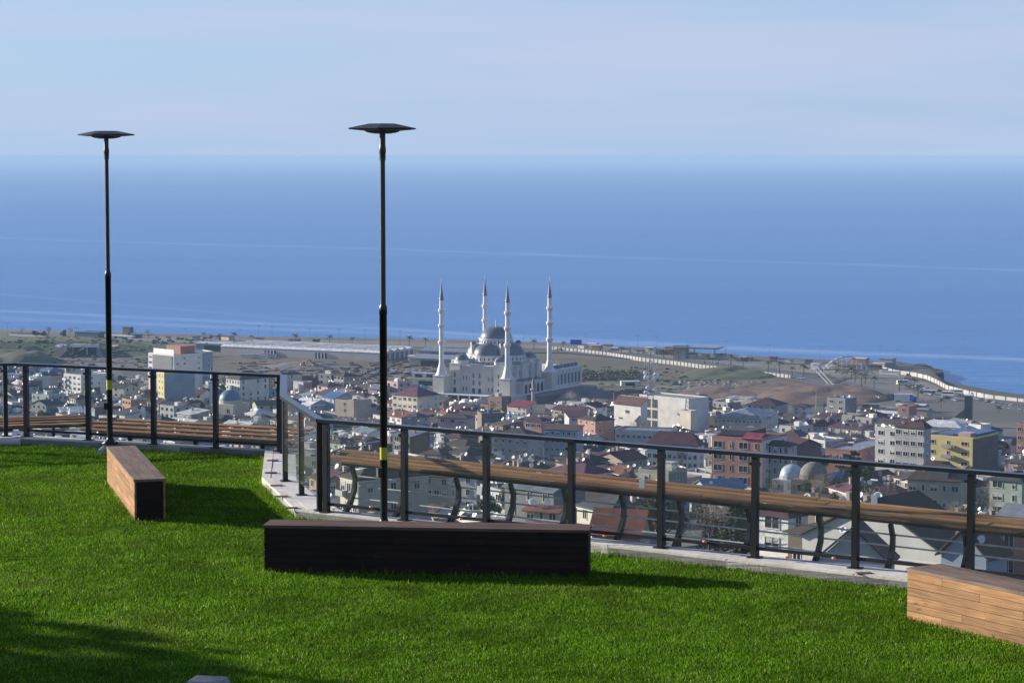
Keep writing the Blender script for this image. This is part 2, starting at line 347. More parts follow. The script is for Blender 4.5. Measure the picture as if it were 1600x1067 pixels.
# flat sheets on the coastal plain (z 4 and up)
def sheet(name, label, pts, m, dz):
    P = [PZ(x, y, 4 + dz) for x, y in pts]
    b = MB(); b.add(P, [tuple(range(len(P)))])
    if (P[1] - P[0]).cross(P[2] - P[1]).z < 0: b.f[0].reverse()
    return struct(b.build(name, m), label)
def strip(name, label, pts, w, m, z, kind='structure'):
    P = [PZ(x, y, z) for x, y in pts]; vs = []
    for i, p in enumerate(P):
        d = (P[min(i + 1, len(P) - 1)] - P[max(0, i - 1)]); d.z = 0; d.normalize(); n = Vector((-d.y, d.x, 0))
        vs += [p + n * w / 2, p - n * w / 2]
    b = MB(); b.add(vs, [(2 * i + 1, 2 * i + 3, 2 * i + 2, 2 * i) for i in range(len(P) - 1)])
    return struct(b.build(name, m), label)
sheet('bare_ground', 'graded bare earth field beside the long warehouse', [(190, 590), (200, 562), (345, 546), (640, 547), (700, 556), (900, 556), (905, 640), (640, 628), (440, 600)], M['dirt'], .2)
sheet('waste_ground', 'rough brown and green waste ground inside the white hoarding', [(870, 552), (1000, 566), (1240, 594), (1345, 619), (1372, 628), (1240, 648), (1100, 648), (905, 640)], M['dirt'], .25)
sheet('grass_verge', 'dull green verge in front of the earth mounds', [(1130, 640), (1260, 628), (1370, 628), (1300, 643), (1180, 650)], M['turf'], .4)
sheet('grass_field', 'green strip of park along the shore', [(-200, 533), (-200, 519), (0, 521), (170, 526), (165, 533)], M['turf'], .2)
sheet('grass_patch', 'green patch beyond the mosque arcade', [(905, 585), (915, 570), (990, 578), (1000, 600), (935, 606)], M['turf'], .45)
sheet('promenade', 'pale promenade paving along the shore', [(170, 532), (170, 524), (400, 530), (640, 534), (900, 541), (965, 546), (1040, 550), (1100, 557), (1200, 563), (1300, 568), (1390, 571), (1390, 585), (1290, 585), (1200, 577), (1100, 566), (1000, 553), (900, 546), (500, 540)], M['pave'], .25)
sheet('car_park', 'grey seaside car park inside the white sea wall', [(1290, 583), (1392, 582), (1440, 594), (1480, 610), (1540, 624), (1600, 632), (1720, 645), (1720, 668), (1600, 660), (1480, 640), (1400, 618), (1330, 600)], M['pave'], .3)
strip('coast_road', 'grey dual carriageway following the shoreline', [(-400, 533), (0, 537), (300, 541), (600, 545), (900, 549), (1000, 558), (1100, 569), (1200, 582), (1300, 599), (1380, 617), (1450, 638), (1540, 662), (1640, 688), (1800, 720)], 26, M['asphalt'], 4.5)
strip('road_edge', 'pale central kerb of the coast road', [(-400, 533), (0, 537), (300, 541), (600, 545), (900, 549), (1000, 558), (1100, 569), (1200, 582), (1300, 599), (1380, 617), (1450, 638), (1540, 662), (1640, 688), (1800, 720)], 1.6, M['pave'], 4.62)
strip('dirt_track', 'pale dirt track across the bare field', [(440, 583), (520, 580), (600, 583), (640, 590), (690, 607)], 7, M['pave'], 4.4)
strip('side_road', 'grey road below the grassy embankment', [(-100, 600), (20, 572), (60, 556), (110, 562), (200, 566), (260, 560), (345, 556)], 9, M['asphalt'], 4.45)
# mounds
def mound(name, label, px, py, rx, ry, h, m, seed, flat=.0):
    r_ = random.Random(seed); c = G(px, py); b = MB(); vs = []; n = 26
    for j in range(n + 1):
        for i in range(n + 1):
            x = -1 + 2 * i / n; y = -1 + 2 * j / n; r = math.hypot(x, y)
            f = max(0, 1 - r ** 2); f = min(1, f * (1 + flat)) ** .8
            z = h * f * (.72 + .30 * math.sin(3.1 * x + seed) * math.cos(4 * y - seed) + .16 * math.sin(9 * x + 2 * seed) * math.sin(8 * y + seed)) + (.9 * r_.random() * f if 0 < f else 0)
            vs.append((c.x + x * rx, c.y + y * ry, c.z - .3 + z * 1.0))
    fs = [(j * (n + 1) + i, j * (n + 1) + i + 1, (j + 1) * (n + 1) + i + 1, (j + 1) * (n + 1) + i) for i in range(n) for j in range(n)]
    b.add(vs, fs, 0, True); return struct(b.build(name, m), label, 'earth mound')
mound('earth_mound', 'long reddish earth mound ending in a point on the right', 1285, 621, 38, 46, 4.8, M['reddirt'], 1, .8)
mound('earth_mound', 'brown earth mound in the middle of the waste ground', 1130, 616, 26, 40, 3.0, M['reddirt'], 2)
mound('earth_mound', 'low reddish mound directly left of the pointed one', 1215, 612, 30, 40, 3.2, M['reddirt'], 3, .5)
mound('earth_mound', 'dark earth heap behind the telecom building', 985, 632, 26, 40, 7, M['dirt'], 4)
mound('earth_mound', 'dark slope right of the mosque arcade', 920, 628, 18, 36, 6.0, M['gravel'], 5, .5)
mound('earth_mound', 'rubble heap of pale broken concrete', 1165, 630, 18, 30, 3.0, M['stone'], 6)
mound('earth_mound', 'low grey spoil heap in the bare field', 480, 573, 30, 26, 3.0, M['gravel'], 7)
mound('earth_mound', 'green overgrown bank beside the hoarding', 1140, 586, 30, 36, 4.0, M['turf'], 8)
mound('grassy_knoll', 'grassy knoll at the left edge of the plain', 0, 566, 34, 60, 6.5, M['turf'], 9, .6)
r_ = random.Random(17)
for nm, lb, px0, px1, py0, py1, n_, s0_, s1_, m_ in (('rubble', 'scattered pale rubble on the waste ground', 1060, 1200, 596, 634, 260, .5, 1.5, M['stone']), ('rubble', 'loose earth clods and spoil on the bare field', 370, 680, 566, 604, 420, .6, 1.9, M['dirt']), ('shrubs', 'low dark bushes dotted over the waste ground', 900, 1370, 572, 640, 420, .6, 1.8, M['turf']), ('shrubs', 'low dark bushes dotted over the grassy embankment', -60, 330, 545, 575, 300, .6, 1.8, M['turf'])):
    b = MB()
    for k in range(n_):
        x = r_.uniform(px0, px1); y = r_.uniform(py0, py1)
        if nm == 'shrubs' and px0 > 0 and y < np.interp(x, [860, 1000, 1240, 1380], [556, 572, 600, 634]): continue
        p = PZ(x, y, 4.2); s = r_.uniform(s0_, s1_); q = MB(); q.lathe([(0, -.5), (1, -.1), (.8, .45), (0, .7)], seg=5, sm=False)
        rz_ = r_.uniform(0, 6); st_ = r_.uniform(.8, 2.2) if nm == 'rubble' else 1.2
        zb_ = 4.3 + (max(0, min(7.5, (p.y - 1500) * .2)) if px0 < 0 else 0)
        b.add([(p.x + s * st_ * (v[0] * math.cos(rz_) - v[1] * math.sin(rz_)), p.y + s * (v[0] * math.sin(rz_) + v[1] * math.cos(rz_)), zb_ + s * v[2] * .8) for v in q.v], q.f)
    tag(b.build(nm, m_), lb, 'bushes' if nm == 'shrubs' else 'rubble', None, 'stuff')
for k, (a_, b_, w_, m_) in enumerate((((905, 598), (1120, 606), 16, 'gravel'), ((1010, 590), (1110, 592), 12, 'turf'), ((1080, 603), (1250, 615), 10, 'gravel'), ((400, 578), (560, 572), 8, 'gravel'), ((360, 566), (520, 566), 10, 'reddirt'), ((560, 594), (700, 600), 9, 'gravel'), ((1240, 634), (1340, 632), 9, 'pave'))):
    strip('bare_patch', ['dark strip across the waste ground near the arcade', 'green strip under the hoarding', 'grey track between the mounds', 'dark strip beyond the excavators', 'reddish strip in front of the warehouse', 'dark strip left of the containers', 'pale road under the red mounds'][k], [a_, ((a_[0] + b_[0]) / 2, (a_[1] + b_[1]) / 2 + 1.5), b_], w_, M[m_], 4.5 + .02 * k)
# rocky point
b = MB(); r_ = random.Random(3)
for k in range(420):
    px = r_.uniform(1395, 1466); py = r_.uniform(571 + max(0, (px - 1440)) * .45, 586 + max(0, px - 1440) * .05)
    p = PZ(px, min(py, 590), 2); s = r_.uniform(1.2, 3.6)
    vs = [(p.x + s * a * r_.uniform(.6, 1), p.y + s * b_ * r_.uniform(.6, 1.4), p.z - 2 + s * c * r_.uniform(.5, .9) + 1) for a in (-1, 1) for b_ in (-1, 1) for c in (-1, 1)]
    b.add(vs, [(0, 1, 3, 2), (4, 6, 7, 5), (0, 4, 5, 1), (2, 3, 7, 6), (0, 2, 6, 4), (1, 5, 7, 3)])
tag(b.build('rocks', M['rock']), 'dark boulders heaped on the tip of the headland', 'rocks', None, 'stuff')
# shore boulders line
b = MB()
for k in range(900):
    px = r_.uniform(0, 1600); i = px; y = np.interp(px, [a for a, _ in SH], [c for _, c in SH]) + r_.uniform(-.2, 1.2); p = PZ(px, float(y), .8); s = r_.uniform(.8, 2.2)
    vs = [(p.x + s * a * r_.uniform(.6, 1), p.y + s * b_, p.z - .6 + s * c * r_.uniform(.5, .9)) for a in (-1, 1) for b_ in (-1, 1) for c in (-1, 1)]
    b.add(vs, [(0, 1, 3, 2), (4, 6, 7, 5), (0, 4, 5, 1), (2, 3, 7, 6), (0, 2, 6, 4), (1, 5, 7, 3)])
tag(b.build('shore_boulders', M['rock']), 'dark boulders lining the whole shoreline', 'rocks', None, 'stuff')

# embankment with underpass, emblem
def embankment():
    A = PZ(-260, 560, 4); B = PZ(335, 556, 4); u = (B - A); Lm = u.length; u.normalize(); n = Vector((-u.y, u.x, 0))
    prof = [(0, 4.0), (30, 11.5), (38, 12), (64, 12), (95, 4)]
    vs = []; S_ = 60
    for k in range(S_ + 1):
        q = A + u * Lm * k / S_; e = min(1, (S_ - k) / 22)
        for o_, z in prof: p = q + n * o_; vs.append((p.x, p.y, 4 + (z - 4) * e))
    fs = [(k * 5 + i, (k + 1) * 5 + i, (k + 1) * 5 + i + 1, k * 5 + i + 1) for k in range(S_) for i in range(4)]
    b = MB(); b.add(vs, fs, 0, False); struct(b.build('grass_embankment', M['turf']), 'grassy embankment carrying the coast road at left', 'embankment')
    # emblem on the slope
    sl = math.atan2(7.5, 30)
    def onslope(px, py):
        d = ray(px, py); best = None
        for s_ in np.arange(0, 1, .01):
            pass
        for tt in np.arange(1300, 1900, 1.0):
            p = Vector((d.x * tt / d.y, tt, CAMZ + d.z * tt / d.y)); o_ = (p - A).dot(n); z = 4 + max(0, min(30, o_)) * 7.5 / 30
            if p.z <= z: return p
        return PZ(px, py, 5)
    def disc(root, name, r, ms, lift, m):
        pts = [(r * math.cos(a), r * .9 * math.sin(a), lift) for a in np.linspace(0, 2 * math.pi, 40, endpoint=False)]
        b = MB(); b.add(pts, [tuple(range(40))]); o = b.build(name, m, root); return o
    def emblem(px, py, r, label, cols):
        root = thing('hillside_emblem', label, 'emblem', onslope(px, py))
        root.rotation_euler = Matrix((tuple(u), tuple((n * math.cos(sl) + Vector((0, 0, math.sin(sl))))), tuple((Vector((0, 0, math.cos(sl))) - n * math.sin(sl))))).transposed().to_euler()
        for i, (c, k) in enumerate(cols): disc(root, ['outer_disc', 'ring', 'centre_disc', 'inner_mark'][i], r * k, 0, .3 + .25 * i, mat('emblem_%d_%s' % (i, c), {'blue': (.12, .28, .60), 'white': (.72, .72, .72), 'red': (.45, .08, .10), 'pale': (.45, .5, .58)}[c], .9))
    emblem(96, 541, 4.2, 'round blue and white emblem with red centre on the grassy slope', [('blue', 1), ('white', .72), ('red', .42), ('pale', .2)])
    emblem(180, 541, 2.9, 'round red and white emblem right of the underpass', [('red', 1), ('white', .7), ('red', .25)])
    # underpass portal
    p = onslope(133, 553) - n * 1.5
    t_ = thing('underpass', 'concrete road underpass portal cut into the grassy embankment', 'underpass', (p.x, p.y, 4), math.atan2(u.y, u.x))
    t_.scale = (.68, .8, .85)
    b = MB(); b.box((-11, 8, 3.5), (.8, 20, 7)); b.build('side_wall', M['grey'], t_); MB().box((11, 8, 3.5), (.8, 20, 7)).build('side_wall', M['grey'], t_)
    MB().box((0, 8, 7.6), (24, 20, 1.2)).build('deck', M['pave'], t_)
    MB().box((0, -2, 7.9), (26, 1, 2.2)).build('parapet', M['white'], t_)
    MB().box((2, 0, 3.5), (.8, 1.2, 7)).build('pillar', M['white'], t_)
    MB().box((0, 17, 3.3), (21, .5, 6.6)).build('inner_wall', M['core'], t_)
    b = MB(); b.add([(-11.2, -2, 8), (-23, -16, 0), (-23.6, -15.6, 0), (-11.8, -1.6, 8), (-11.2, -2, 0), (-11.8, -1.6, 0)], [(0, 1, 4), (3, 5, 2), (0, 3, 2, 1)]); b.build('wing_wall', M['reddirt'], t_)
    b = MB(); b.add([(11.2, -2, 8), (18, -16, 0), (18.6, -15.6, 0), (11.8, -1.6, 8), (11.2, -2, 0), (11.8, -1.6, 0)], [(0, 4, 1), (3, 2, 5), (0, 1, 2, 3)]); b.build('wing_wall', M['grey'], t_)
embankment()

# ------------------------------------------------------------------ buildings
STONES = {
 'white': (.66, .65, .62), 'cream': (.54, .49, .40), 'beige': (.40, .35, .28), 'pale grey': (.38, .39, .395), 'grey': (.22, .22, .23),
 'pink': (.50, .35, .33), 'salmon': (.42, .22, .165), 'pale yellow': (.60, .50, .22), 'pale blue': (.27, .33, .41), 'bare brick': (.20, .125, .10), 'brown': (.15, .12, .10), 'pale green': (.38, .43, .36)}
ROOFS = {'maroon': (.060, .020, .030), 'dark red': (.078, .028, .028), 'brown': (.075, .048, .042), 'dark brown': (.045, .034, .033), 'dark grey': (.05, .053, .062), 'orange tiled': (.20, .065, .04),
 'grey metal': (.20, .22, .25), 'blue metal': (.06, .12, .26), 'white metal': (.60, .61, .62), 'purple': (.12, .035, .065), 'concrete': (.20, .195, .185), 'crimson': (.18, .018, .045)}
def wallm(c): return mat('wall_' + c.replace(' ', '_'), STONES[c], .85, 0, .10, .25, objrand=.10)
def roofm(c):
    nm = 'roof_' + c.replace(' ', '_')
    if nm in MATS: return MATS[nm]
    m = mat(nm, ROOFS[c], .75 if 'metal' not in c else .45, 0, .22, .5, objrand=.18)
    t = m.node_tree; wv = t.nodes.new('ShaderNodeTexWave'); wv.inputs['Scale'].default_value = 2.6; wv.bands_direction = 'X' if 'metal' in c else 'Z'
    tcn = t.nodes.new('ShaderNodeTexCoord'); t.links.new(tcn.outputs['Object'], wv.inputs['Vector'])
    bp = t.nodes.new('ShaderNodeBump'); bp.inputs['Strength'].default_value = .3; bp.inputs['Distance'].default_value = .02
    t.links.new(wv.outputs[0], bp.inputs['Height']); t.links.new(bp.outputs[0], t.nodes['Principled BSDF'].inputs['Normal']); return m
WIN = {}; PANE = {}
def window(me_key, parent, loc, rz=0):
    o = inst(winmesh(*me_key), 'window', parent, loc, rz); k = (round(me_key[0], 1), round(me_key[1], 1), me_key[2], me_key[3] if len(me_key) > 3 else 0); inst(PANE[k], 'pane', o); return o
def winmesh(w, h, n, style=0):
    k = (round(w, 1), round(h, 1), n, style)
    if k in WIN: return WIN[k]
    b = MB(); f = .09
    # frame ring proud of the wall (towards -Y), glass recessed in it
    for c, s in (((0, -.05, h / 2 - f / 2), (w, .1, f)), ((0, -.08, -h / 2 + f / 2 - .04), (w + .14, .16, f)), ((-w / 2 + f / 2, -.05, 0), (f, .1, h - 2 * f)), ((w / 2 - f / 2, -.05, 0), (f, .1, h - 2 * f))): b.box(c, s, mi=0)
    for i in range(1, n): b.box((-w / 2 + w * i / n, -.045, 0), (f * .8, .09, h - 2 * f), mi=0)
    PANE[k] = unit_box('pane', (w - 2 * f, .025, h - 2 * f), M['glassdark'], (0, -.0125, 0))
    if style == 1: b.box((0, -.032, h / 4 - f / 2), (w - 2 * f - .02, .012, h / 2 - f - .02), mi=2)
    WIN[k] = b.mesh('window', [M['frame'], M['glassdark'], M['blind']]); return WIN[k]
CHIM = {}
DISH = None
def dishmesh():
    global DISH
    if DISH: return DISH
    b = MB(); prof = [(0, .0), (.2, .02), (.38, .08), (.5, .16), (.5, .19), (.36, .11), (.18, .05), (0, .03)]
    b2 = MB(); b2.lathe(prof, (0, 0, 0), 12)
    mt = Matrix.Rotation(R(62), 3, 'X')
    b.add([mt @ Vector(v) + Vector((0, -.1, .75)) for v in b2.v], b2.f, 0, True)
    b.tube([(0, 0, -.1), (0, 0, .7)], .035, 5); b.tube([(0, -.1, .7), (0, -.62, .95)], .02, 4)
    DISH = b.mesh('satellite_dish', [M['dish']]); return DISH
MISC = {}
def misc(kind):
    if kind in MISC: return MISC[kind]
    b = MB()
    if kind == 'chimney': b.box((0, 0, .5), (.7, .6, 1.8)); b.box((0, 0, 1.45), (.9, .8, .14)); m = [mat('chimney_render', (.40, .33, .28), .9, objrand=.4)]
    elif kind == 'water_tank': b.lathe([(0, 0), (.6, 0), (.62, .05), (.62, 1.3), (.5, 1.45), (0, 1.5)], (0, 0, 0), 12); m = [M['bluetank']]
    elif kind == 'solar_heater':
        b.box((0, 0, .55), (1.8, 1.3, .06), rx=R(35), mi=0); b.tube([(-1, .6, 1.1), (1, .6, 1.1)], .25, 8, 1); b.box((0, .5, .45), (1.6, .06, .9), mi=1); m = [M['glassdark'], M['dish']]
    elif kind == 'roof_hatch': b.box((0, 0, .8), (2.6, 2.4, 2.2)); b.box((0, 0, 1.97), (3.0, 2.8, .14)); m = [mat('hatch_render', (.5, .48, .45), .9, objrand=.3)]
    elif kind == 'vent_pipe': b.tube([(0, 0, -.1), (0, 0, 1.5)], .16, 8); b.lathe([(0, 1.75), (.28, 1.55), (.28, 1.5), (0, 1.5)], (0, 0, 0), 8); m = [M['pipe']]
    MISC[kind] = b.mesh(kind, m); return MISC[kind]
def roof_geo(kind, w, d, h, ov, rh):
    """roof in local space, eaves at z=h; returns MB (roof) and gable wall triangles"""
    b = MB(); g = MB(); X = w / 2 + ov; Y = d / 2 + ov; th = .18
    e = [(-X, -Y, h), (X, -Y, h), (X, Y, h), (-X, Y, h)]; el = [(x, y, h - th) for x, y, _ in e]
    if kind == 'hip':
        if w >= d: r = [(-(X - Y * .95), 0, h + rh), (X - Y * .95, 0, h + rh)]
        else: r = [(0, -(Y - X * .95), h + rh), (0, Y - X * .95, h + rh)]
        vs = e + el + r
        if w >= d: fs = [(0, 1, 9, 8), (2, 3, 8, 9), (1, 2, 9), (3, 0, 8)]
        else: fs = [(0, 1, 8), (1, 2, 9, 8), (2, 3, 9), (3, 0, 8, 9)]
        b.add(vs, fs + [(4, 5, 1, 0), (5, 6, 2, 1), (6, 7, 3, 2), (7, 4, 0, 3), (7, 6, 5, 4)])
    elif kind in ('gable', 'gablex'):
        if kind == 'gable': r = [(-X, 0, h + rh), (X, 0, h + rh)]; q = [(0, 1, 5, 4), (2, 3, 4, 5)]; gv = [(-w / 2, -d / 2, h), (-w / 2, d / 2, h), (-w / 2, 0, h + rh * .93), (w / 2, -d / 2, h), (w / 2, d / 2, h), (w / 2, 0, h + rh * .93)]
        else: r = [(0, -Y, h + rh), (0, Y, h + rh)]; q = [(1, 2, 5, 4), (3, 0, 4, 5)]; gv = [(-w / 2, -d / 2, h), (w / 2, -d / 2, h), (0, -d / 2, h + rh * .93), (-w / 2, d / 2, h), (w / 2, d / 2, h), (0, d / 2, h + rh * .93)]
        vs = e + r; lo = [(x, y, z - th) for x, y, z in vs]
        b.add(vs + lo, q + [tuple(i + 6 for i in reversed(f)) for f in q] + [(0, 6, 7, 1), (2, 8, 9, 3)] if kind == 'gable' else q + [tuple(i + 6 for i in reversed(f)) for f in q] + [(1, 7, 8, 2), (3, 9, 6, 0)])
        if kind == 'gable': b.add(vs + lo, [(0, 4, 10, 6), (4, 3, 9, 10), (1, 7, 11, 5), (5, 11, 8, 2)])
        else: b.add(vs + lo, [(0, 6, 10, 4), (4, 10, 7, 1), (3, 5, 11, 9), (5, 2, 8, 11)])
        g.add(gv, [(0, 1, 2), (5, 4, 3)] if kind == 'gablex' else [(2, 1, 0), (3, 4, 5)])
    elif kind == 'shed':
        vs = [(-X, -Y, h), (X, -Y, h), (X, Y, h + rh), (-X, Y, h + rh)]; lo = [(x, y, z - th) for x, y, z in vs]
        b.add(vs + lo, [(0, 1, 2, 3), (7, 6, 5, 4), (0, 4, 5, 1), (1, 5, 6, 2), (2, 6, 7, 3), (3, 7, 4, 0)])
        g.add([(w / 2, -d / 2, h), (w / 2, d / 2, h), (w / 2, d / 2, h + rh - .2), (-w / 2, -d / 2, h), (-w / 2, d / 2, h), (-w / 2, d / 2, h + rh - .2)], [(0, 1, 2), (5, 4, 3)])
        g.add([(-w / 2, d / 2, h), (w / 2, d / 2, h), (w / 2, d / 2, h + rh - .2), (-w / 2, d / 2, h + rh - .2)], [(3, 2, 1, 0)])
    else:
        b.box((0, 0, h + .06), (w - .5, d - .5, .12))
    return b, g
def house(cx, cy, z, rz, w, d, st, wall, roof, rk, label, cat='house', name='house', sth=3.0, seed=0, ncol=None, side=True, dishes=0, extras=(), balc=0, rh=None, sidewall=None, winstyle=0, wins=True, topst=None, wsz=None, group='houses and flats of the hillside town', parapet=None):
    r_ = random.Random(seed); h = st * sth
    t_ = thing(name, label, cat, (cx, cy, z), rz, group)
    b = MB(); b.box((0, 0, (h - 5) / 2), (w, d, h + 5))
    rb, gb = roof_geo(rk, w, d, h, .45 if rk != 'flat' else 0, rh if rh else min(w, d) * .21)
    b.add(gb.v, gb.f); 
    wm = wallm(wall) if isinstance(wall, str) else wall
    ms = [wm]
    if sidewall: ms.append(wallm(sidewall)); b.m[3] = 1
    b.build('wall', ms, t_)
    rb.build('roof', roofm(roof), t_)
    if rk == 'flat':
        p = MB()
        for c, s in (((0, -d / 2 + .1, h + .3), (w, .2, .7)), ((0, d / 2 - .1, h + .3), (w, .2, .7)), ((-w / 2 + .1, 0, h + .3), (.2, d - .4, .7)), ((w / 2 - .1, 0, h + .3), (.2, d - .4, .7))): p.box(c, s)
        p.build('parapet', wallm(parapet) if parapet else wm, t_)
    elif rk in ('gable', 'hip', 'gablex') and r_.random() < .35:
        MB().box((0, 0, h - .35), (w + .16, d + .16, .28)).build('eaves_band', M['white'], t_)
    if wins:
        nc = ncol or max(2, int(w / 3.6)); ns_ = max(1, int(d / 4.2)); lo = max(0, st - (topst or 4))
        ww, wh = wsz or (r_.choice((1.2, 1.4, 1.8, 2.2)), r_.choice((1.3, 1.5)))
        skip = r_.choice((0, 0, 1, .35))
        for s in range(lo, st):
            for c in range(nc):
                x = -w / 2 + w * (c + .5) / nc
                if skip == .35 and r_.random() < .3: continue
                W_ = ww if not (c % 2 and skip == 1) else .8
                window((min(W_, w / nc * .7), wh, 2 if W_ > 1.1 else 1, 1 if r_.random() < .3 else 0), t_, (x, -d / 2, s * sth + 1.65))
            if side:
                for c in range(ns_):
                    if r_.random() < .25: continue
                    y = -d / 2 + d * (c + .5) / ns_
                    window((1.2, wh, 2, 1 if r_.random() < .3 else 0), t_, (w / 2, y, s * sth + 1.65), R(90))
        if balc:
            bw = min(3.4, w * .4); bx = (-w / 2 + bw / 2 + .4) if r_.random() < .5 else 0
            for s in range(max(1, lo), st):
                q = MB().box((bx, -d / 2 - .6, s * sth + .1), (bw, 1.2, .16)); q.box((bx, -d / 2 - 1.17, s * sth + .62), (bw, .06, .85)); q.box((bx - bw / 2 + .03, -d / 2 - .6, s * sth + .62), (.06, 1.08, .85)); q.box((bx + bw / 2 - .03, -d / 2 - .6, s * sth + .62), (.06, 1.08, .85))
                q.build('balcony', r_.choice((wm, M['white'], M['grey'])), t_)
    def rz_at(x, y):
        X = w / 2; Y = d / 2; H = rh if rh else min(w, d) * .21
        if rk == 'flat': return h + .12
        if rk == 'gable': return h + H * (1 - abs(y) / Y) - .1
        if rk == 'gablex': return h + H * (1 - abs(x) / X) - .1
        if rk == 'shed': return h + H * (y + Y) / (2 * Y) - .1
        return h + H * max(0, min(1, (1 - abs(y) / Y) * (1 if w >= d else Y / X), (1 - abs(x) / X) * (X / Y if w >= d else 1))) - .1
    for k in range(dishes):
        x = r_.uniform(-w * .42, w * .42); y = r_.uniform(-d * .42, d * .3)
        inst(dishmesh(), 'satellite_dish', t_, (x, y, rz_at(x, y)), rot=(0, 0, r_.uniform(-.5, .9)), sc=r_.uniform(.75, 1.25))
    for k, e in enumerate(extras):
        x = r_.uniform(-w * .3, w * .3); y = r_.uniform(-d * .3, d * .3)
        inst(misc(e), e, t_, (x, y, rz_at(x, y) - .05), r_.choice((0, R(90))))
    return t_
KEEP = []    # (x0, x1, ybase, visible bottom) of landmark buildings the fill must not hide
FOOT = []
def fit(xl, xc, xr, yt, yb, th=-32, **k):
    """corner nearest the camera stands at (xc, yb); lit front spans xl..xc, shaded side xc..xr"""
    th = th - 9 if th > -46 else th
    p = G(xc, yb); a = R(th); q = p.y / FPX
    w = (xc - xl) * q / math.cos(a) * 1.0; d = max(4, (xr - xc) * q / abs(math.sin(a))); h = (yb - yt) * q
    X = Vector((math.cos(a), math.sin(a), 0)); Yv = Vector((-math.sin(a), math.cos(a), 0))
    c = p - X * w / 2 + Yv * d / 2
    FOOT.append((c.x, c.y, max(w, d) * .54)); KEEP.append((xl - 2, xr + 2, yb, k.pop('yv', yt + .66 * (yb - yt)), yt))
    sth = 3.0; st = max(1, round(h / sth)); k.setdefault('sth', h / st)
    return house(c.x, c.y, p.z, a, w, d, st, k.pop('wall'), k.pop('roof'), k.pop('rk', 'flat'), k.pop('label'), seed=int(xc + yb), **k), (c, w, d, h, a)
def part_box(t_, name, c, s, m, rx=0): return MB().box(c, s, rx=rx).build(name, m, t_)

# --- left blocks
hosp, (c, w, d, h, a) = fit(225, 272, 312, 556, 628, th=-37, wall='white', roof='grey metal', label='white slab block with dark upper cladding, pale curved parapet and red roof plant, at left', cat='apartment block', name='apartment_block', ncol=6, extras=('roof_hatch',), wsz=(2.6, 1.2))
part_box(hosp, 'dark_cladding', (1.5, -d / 2 - .15, h - 3.6), (w * .76, .3, 7), mat('dark_cladding', (.10, .105, .13), .5))
part_box(hosp, 'roof_screen', (1, -d / 2 + 1.2, h + 1.6), (w * .8, .4, 3.0), M['white'])
part_box(hosp, 'roof_plant', (2, 2, h + 2.4), (w * .55, d * .5, 4.2), mat('plant_red', (.33, .15, .11), .8))
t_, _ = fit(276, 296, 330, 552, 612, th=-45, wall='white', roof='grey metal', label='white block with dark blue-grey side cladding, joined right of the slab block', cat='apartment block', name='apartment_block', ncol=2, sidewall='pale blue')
t_, _ = fit(243, 257, 302, 584, 640, th=-62, wall='pale yellow', roof='concrete', label='tall narrow block with a yellow front and a wide blank pale side wall', cat='apartment block', name='apartment_block', side=False, sidewall='pale blue', ncol=2)  # side wall tint carries the bluish shade of that face
t_, _ = fit(350, 375, 417, 593, 640, th=-50, wall='white', roof='brown', rk='hip', label='four-storey white hotel with hipped brown roof in front of the bare field', cat='hotel', name='hotel', ncol=5, wsz=(1.2, 1.9), rh=3.6)
t_, _ = fit(93, 127, 166, 588, 622, th=-38, wall='white', roof='concrete', label='stepped white apartment block directly under the underpass at far left', cat='apartment block', name='apartment_block', dishes=3, balc=1, ncol=4)
t_, _ = fit(430, 440, 470, 586, 612, th=-40, wall='cream', roof='maroon', rk='hip', label='cream house with dark red hipped roof behind the fence corner')
t_, _ = fit(457, 474, 486, 598, 614, th=-30, wall='white', roof='concrete', label='small flat white and orange block just right of the fence corner', ncol=2, sidewall='salmon')
t_, _ = fit(522, 553, 578, 628, 668, th=-28, wall='beige', roof='concrete', label='beige three-storey block with one window per floor and a white box on its roof', cat='apartment block', name='apartment_block', ncol=1, extras=('roof_hatch', 'solar_heater'), side=False)
t_, _ = fit(611, 652, 686, 619, 652, th=-33, wall='cream', roof='purple', rk='hip', label='cream school-like block with purple hipped roof left of the great mosque', cat='school', name='school', ncol=5, rh=3.6, wsz=(1.9, 1.5))
t_, _ = fit(762, 784, 799, 622, 646, th=-33, wall='bare brick', roof='concrete', label='unfinished bare brick block right below the great mosque', ncol=2, extras=('roof_hatch',))
t_, _ = fit(792, 822, 838, 636, 652, th=-30, wall='cream', roof='crimson', rk='shed', label='long cream shed with crimson roof beside the thin brown minaret', ncol=4, rh=2.2)
t_, _ = fit(683, 730, 741, 654, 676, th=-16, wall='pink', roof='dark brown', rk='hip', label='pink two-storey house with dark hipped roof centred below the mosque', ncol=3)
t_, _ = fit(820, 846, 860, 658, 700, th=-25, wall='salmon', roof='maroon', rk='hip', label='salmon and grey apartment block above the rail, right of the pink house', ncol=3, cat='apartment block', name='apartment_block')
t_, _ = fit(850, 902, 912, 672, 724, th=-12, wall='pale blue', roof='brown', rk='shed', label='blue clad four-storey block with a brown lean-to roof, behind the sloping rail', cat='apartment block', name='apartment_block', ncol=6, wsz=(2.0, 1.2))
t_, _ = fit(768, 826, 850, 684, 728, th=-16, wall='pale grey', roof='dark brown', rk='hip', label='long pale grey block with balconies below the salmon block', cat='apartment block', name='apartment_block', balc=1, ncol=5, dishes=5)
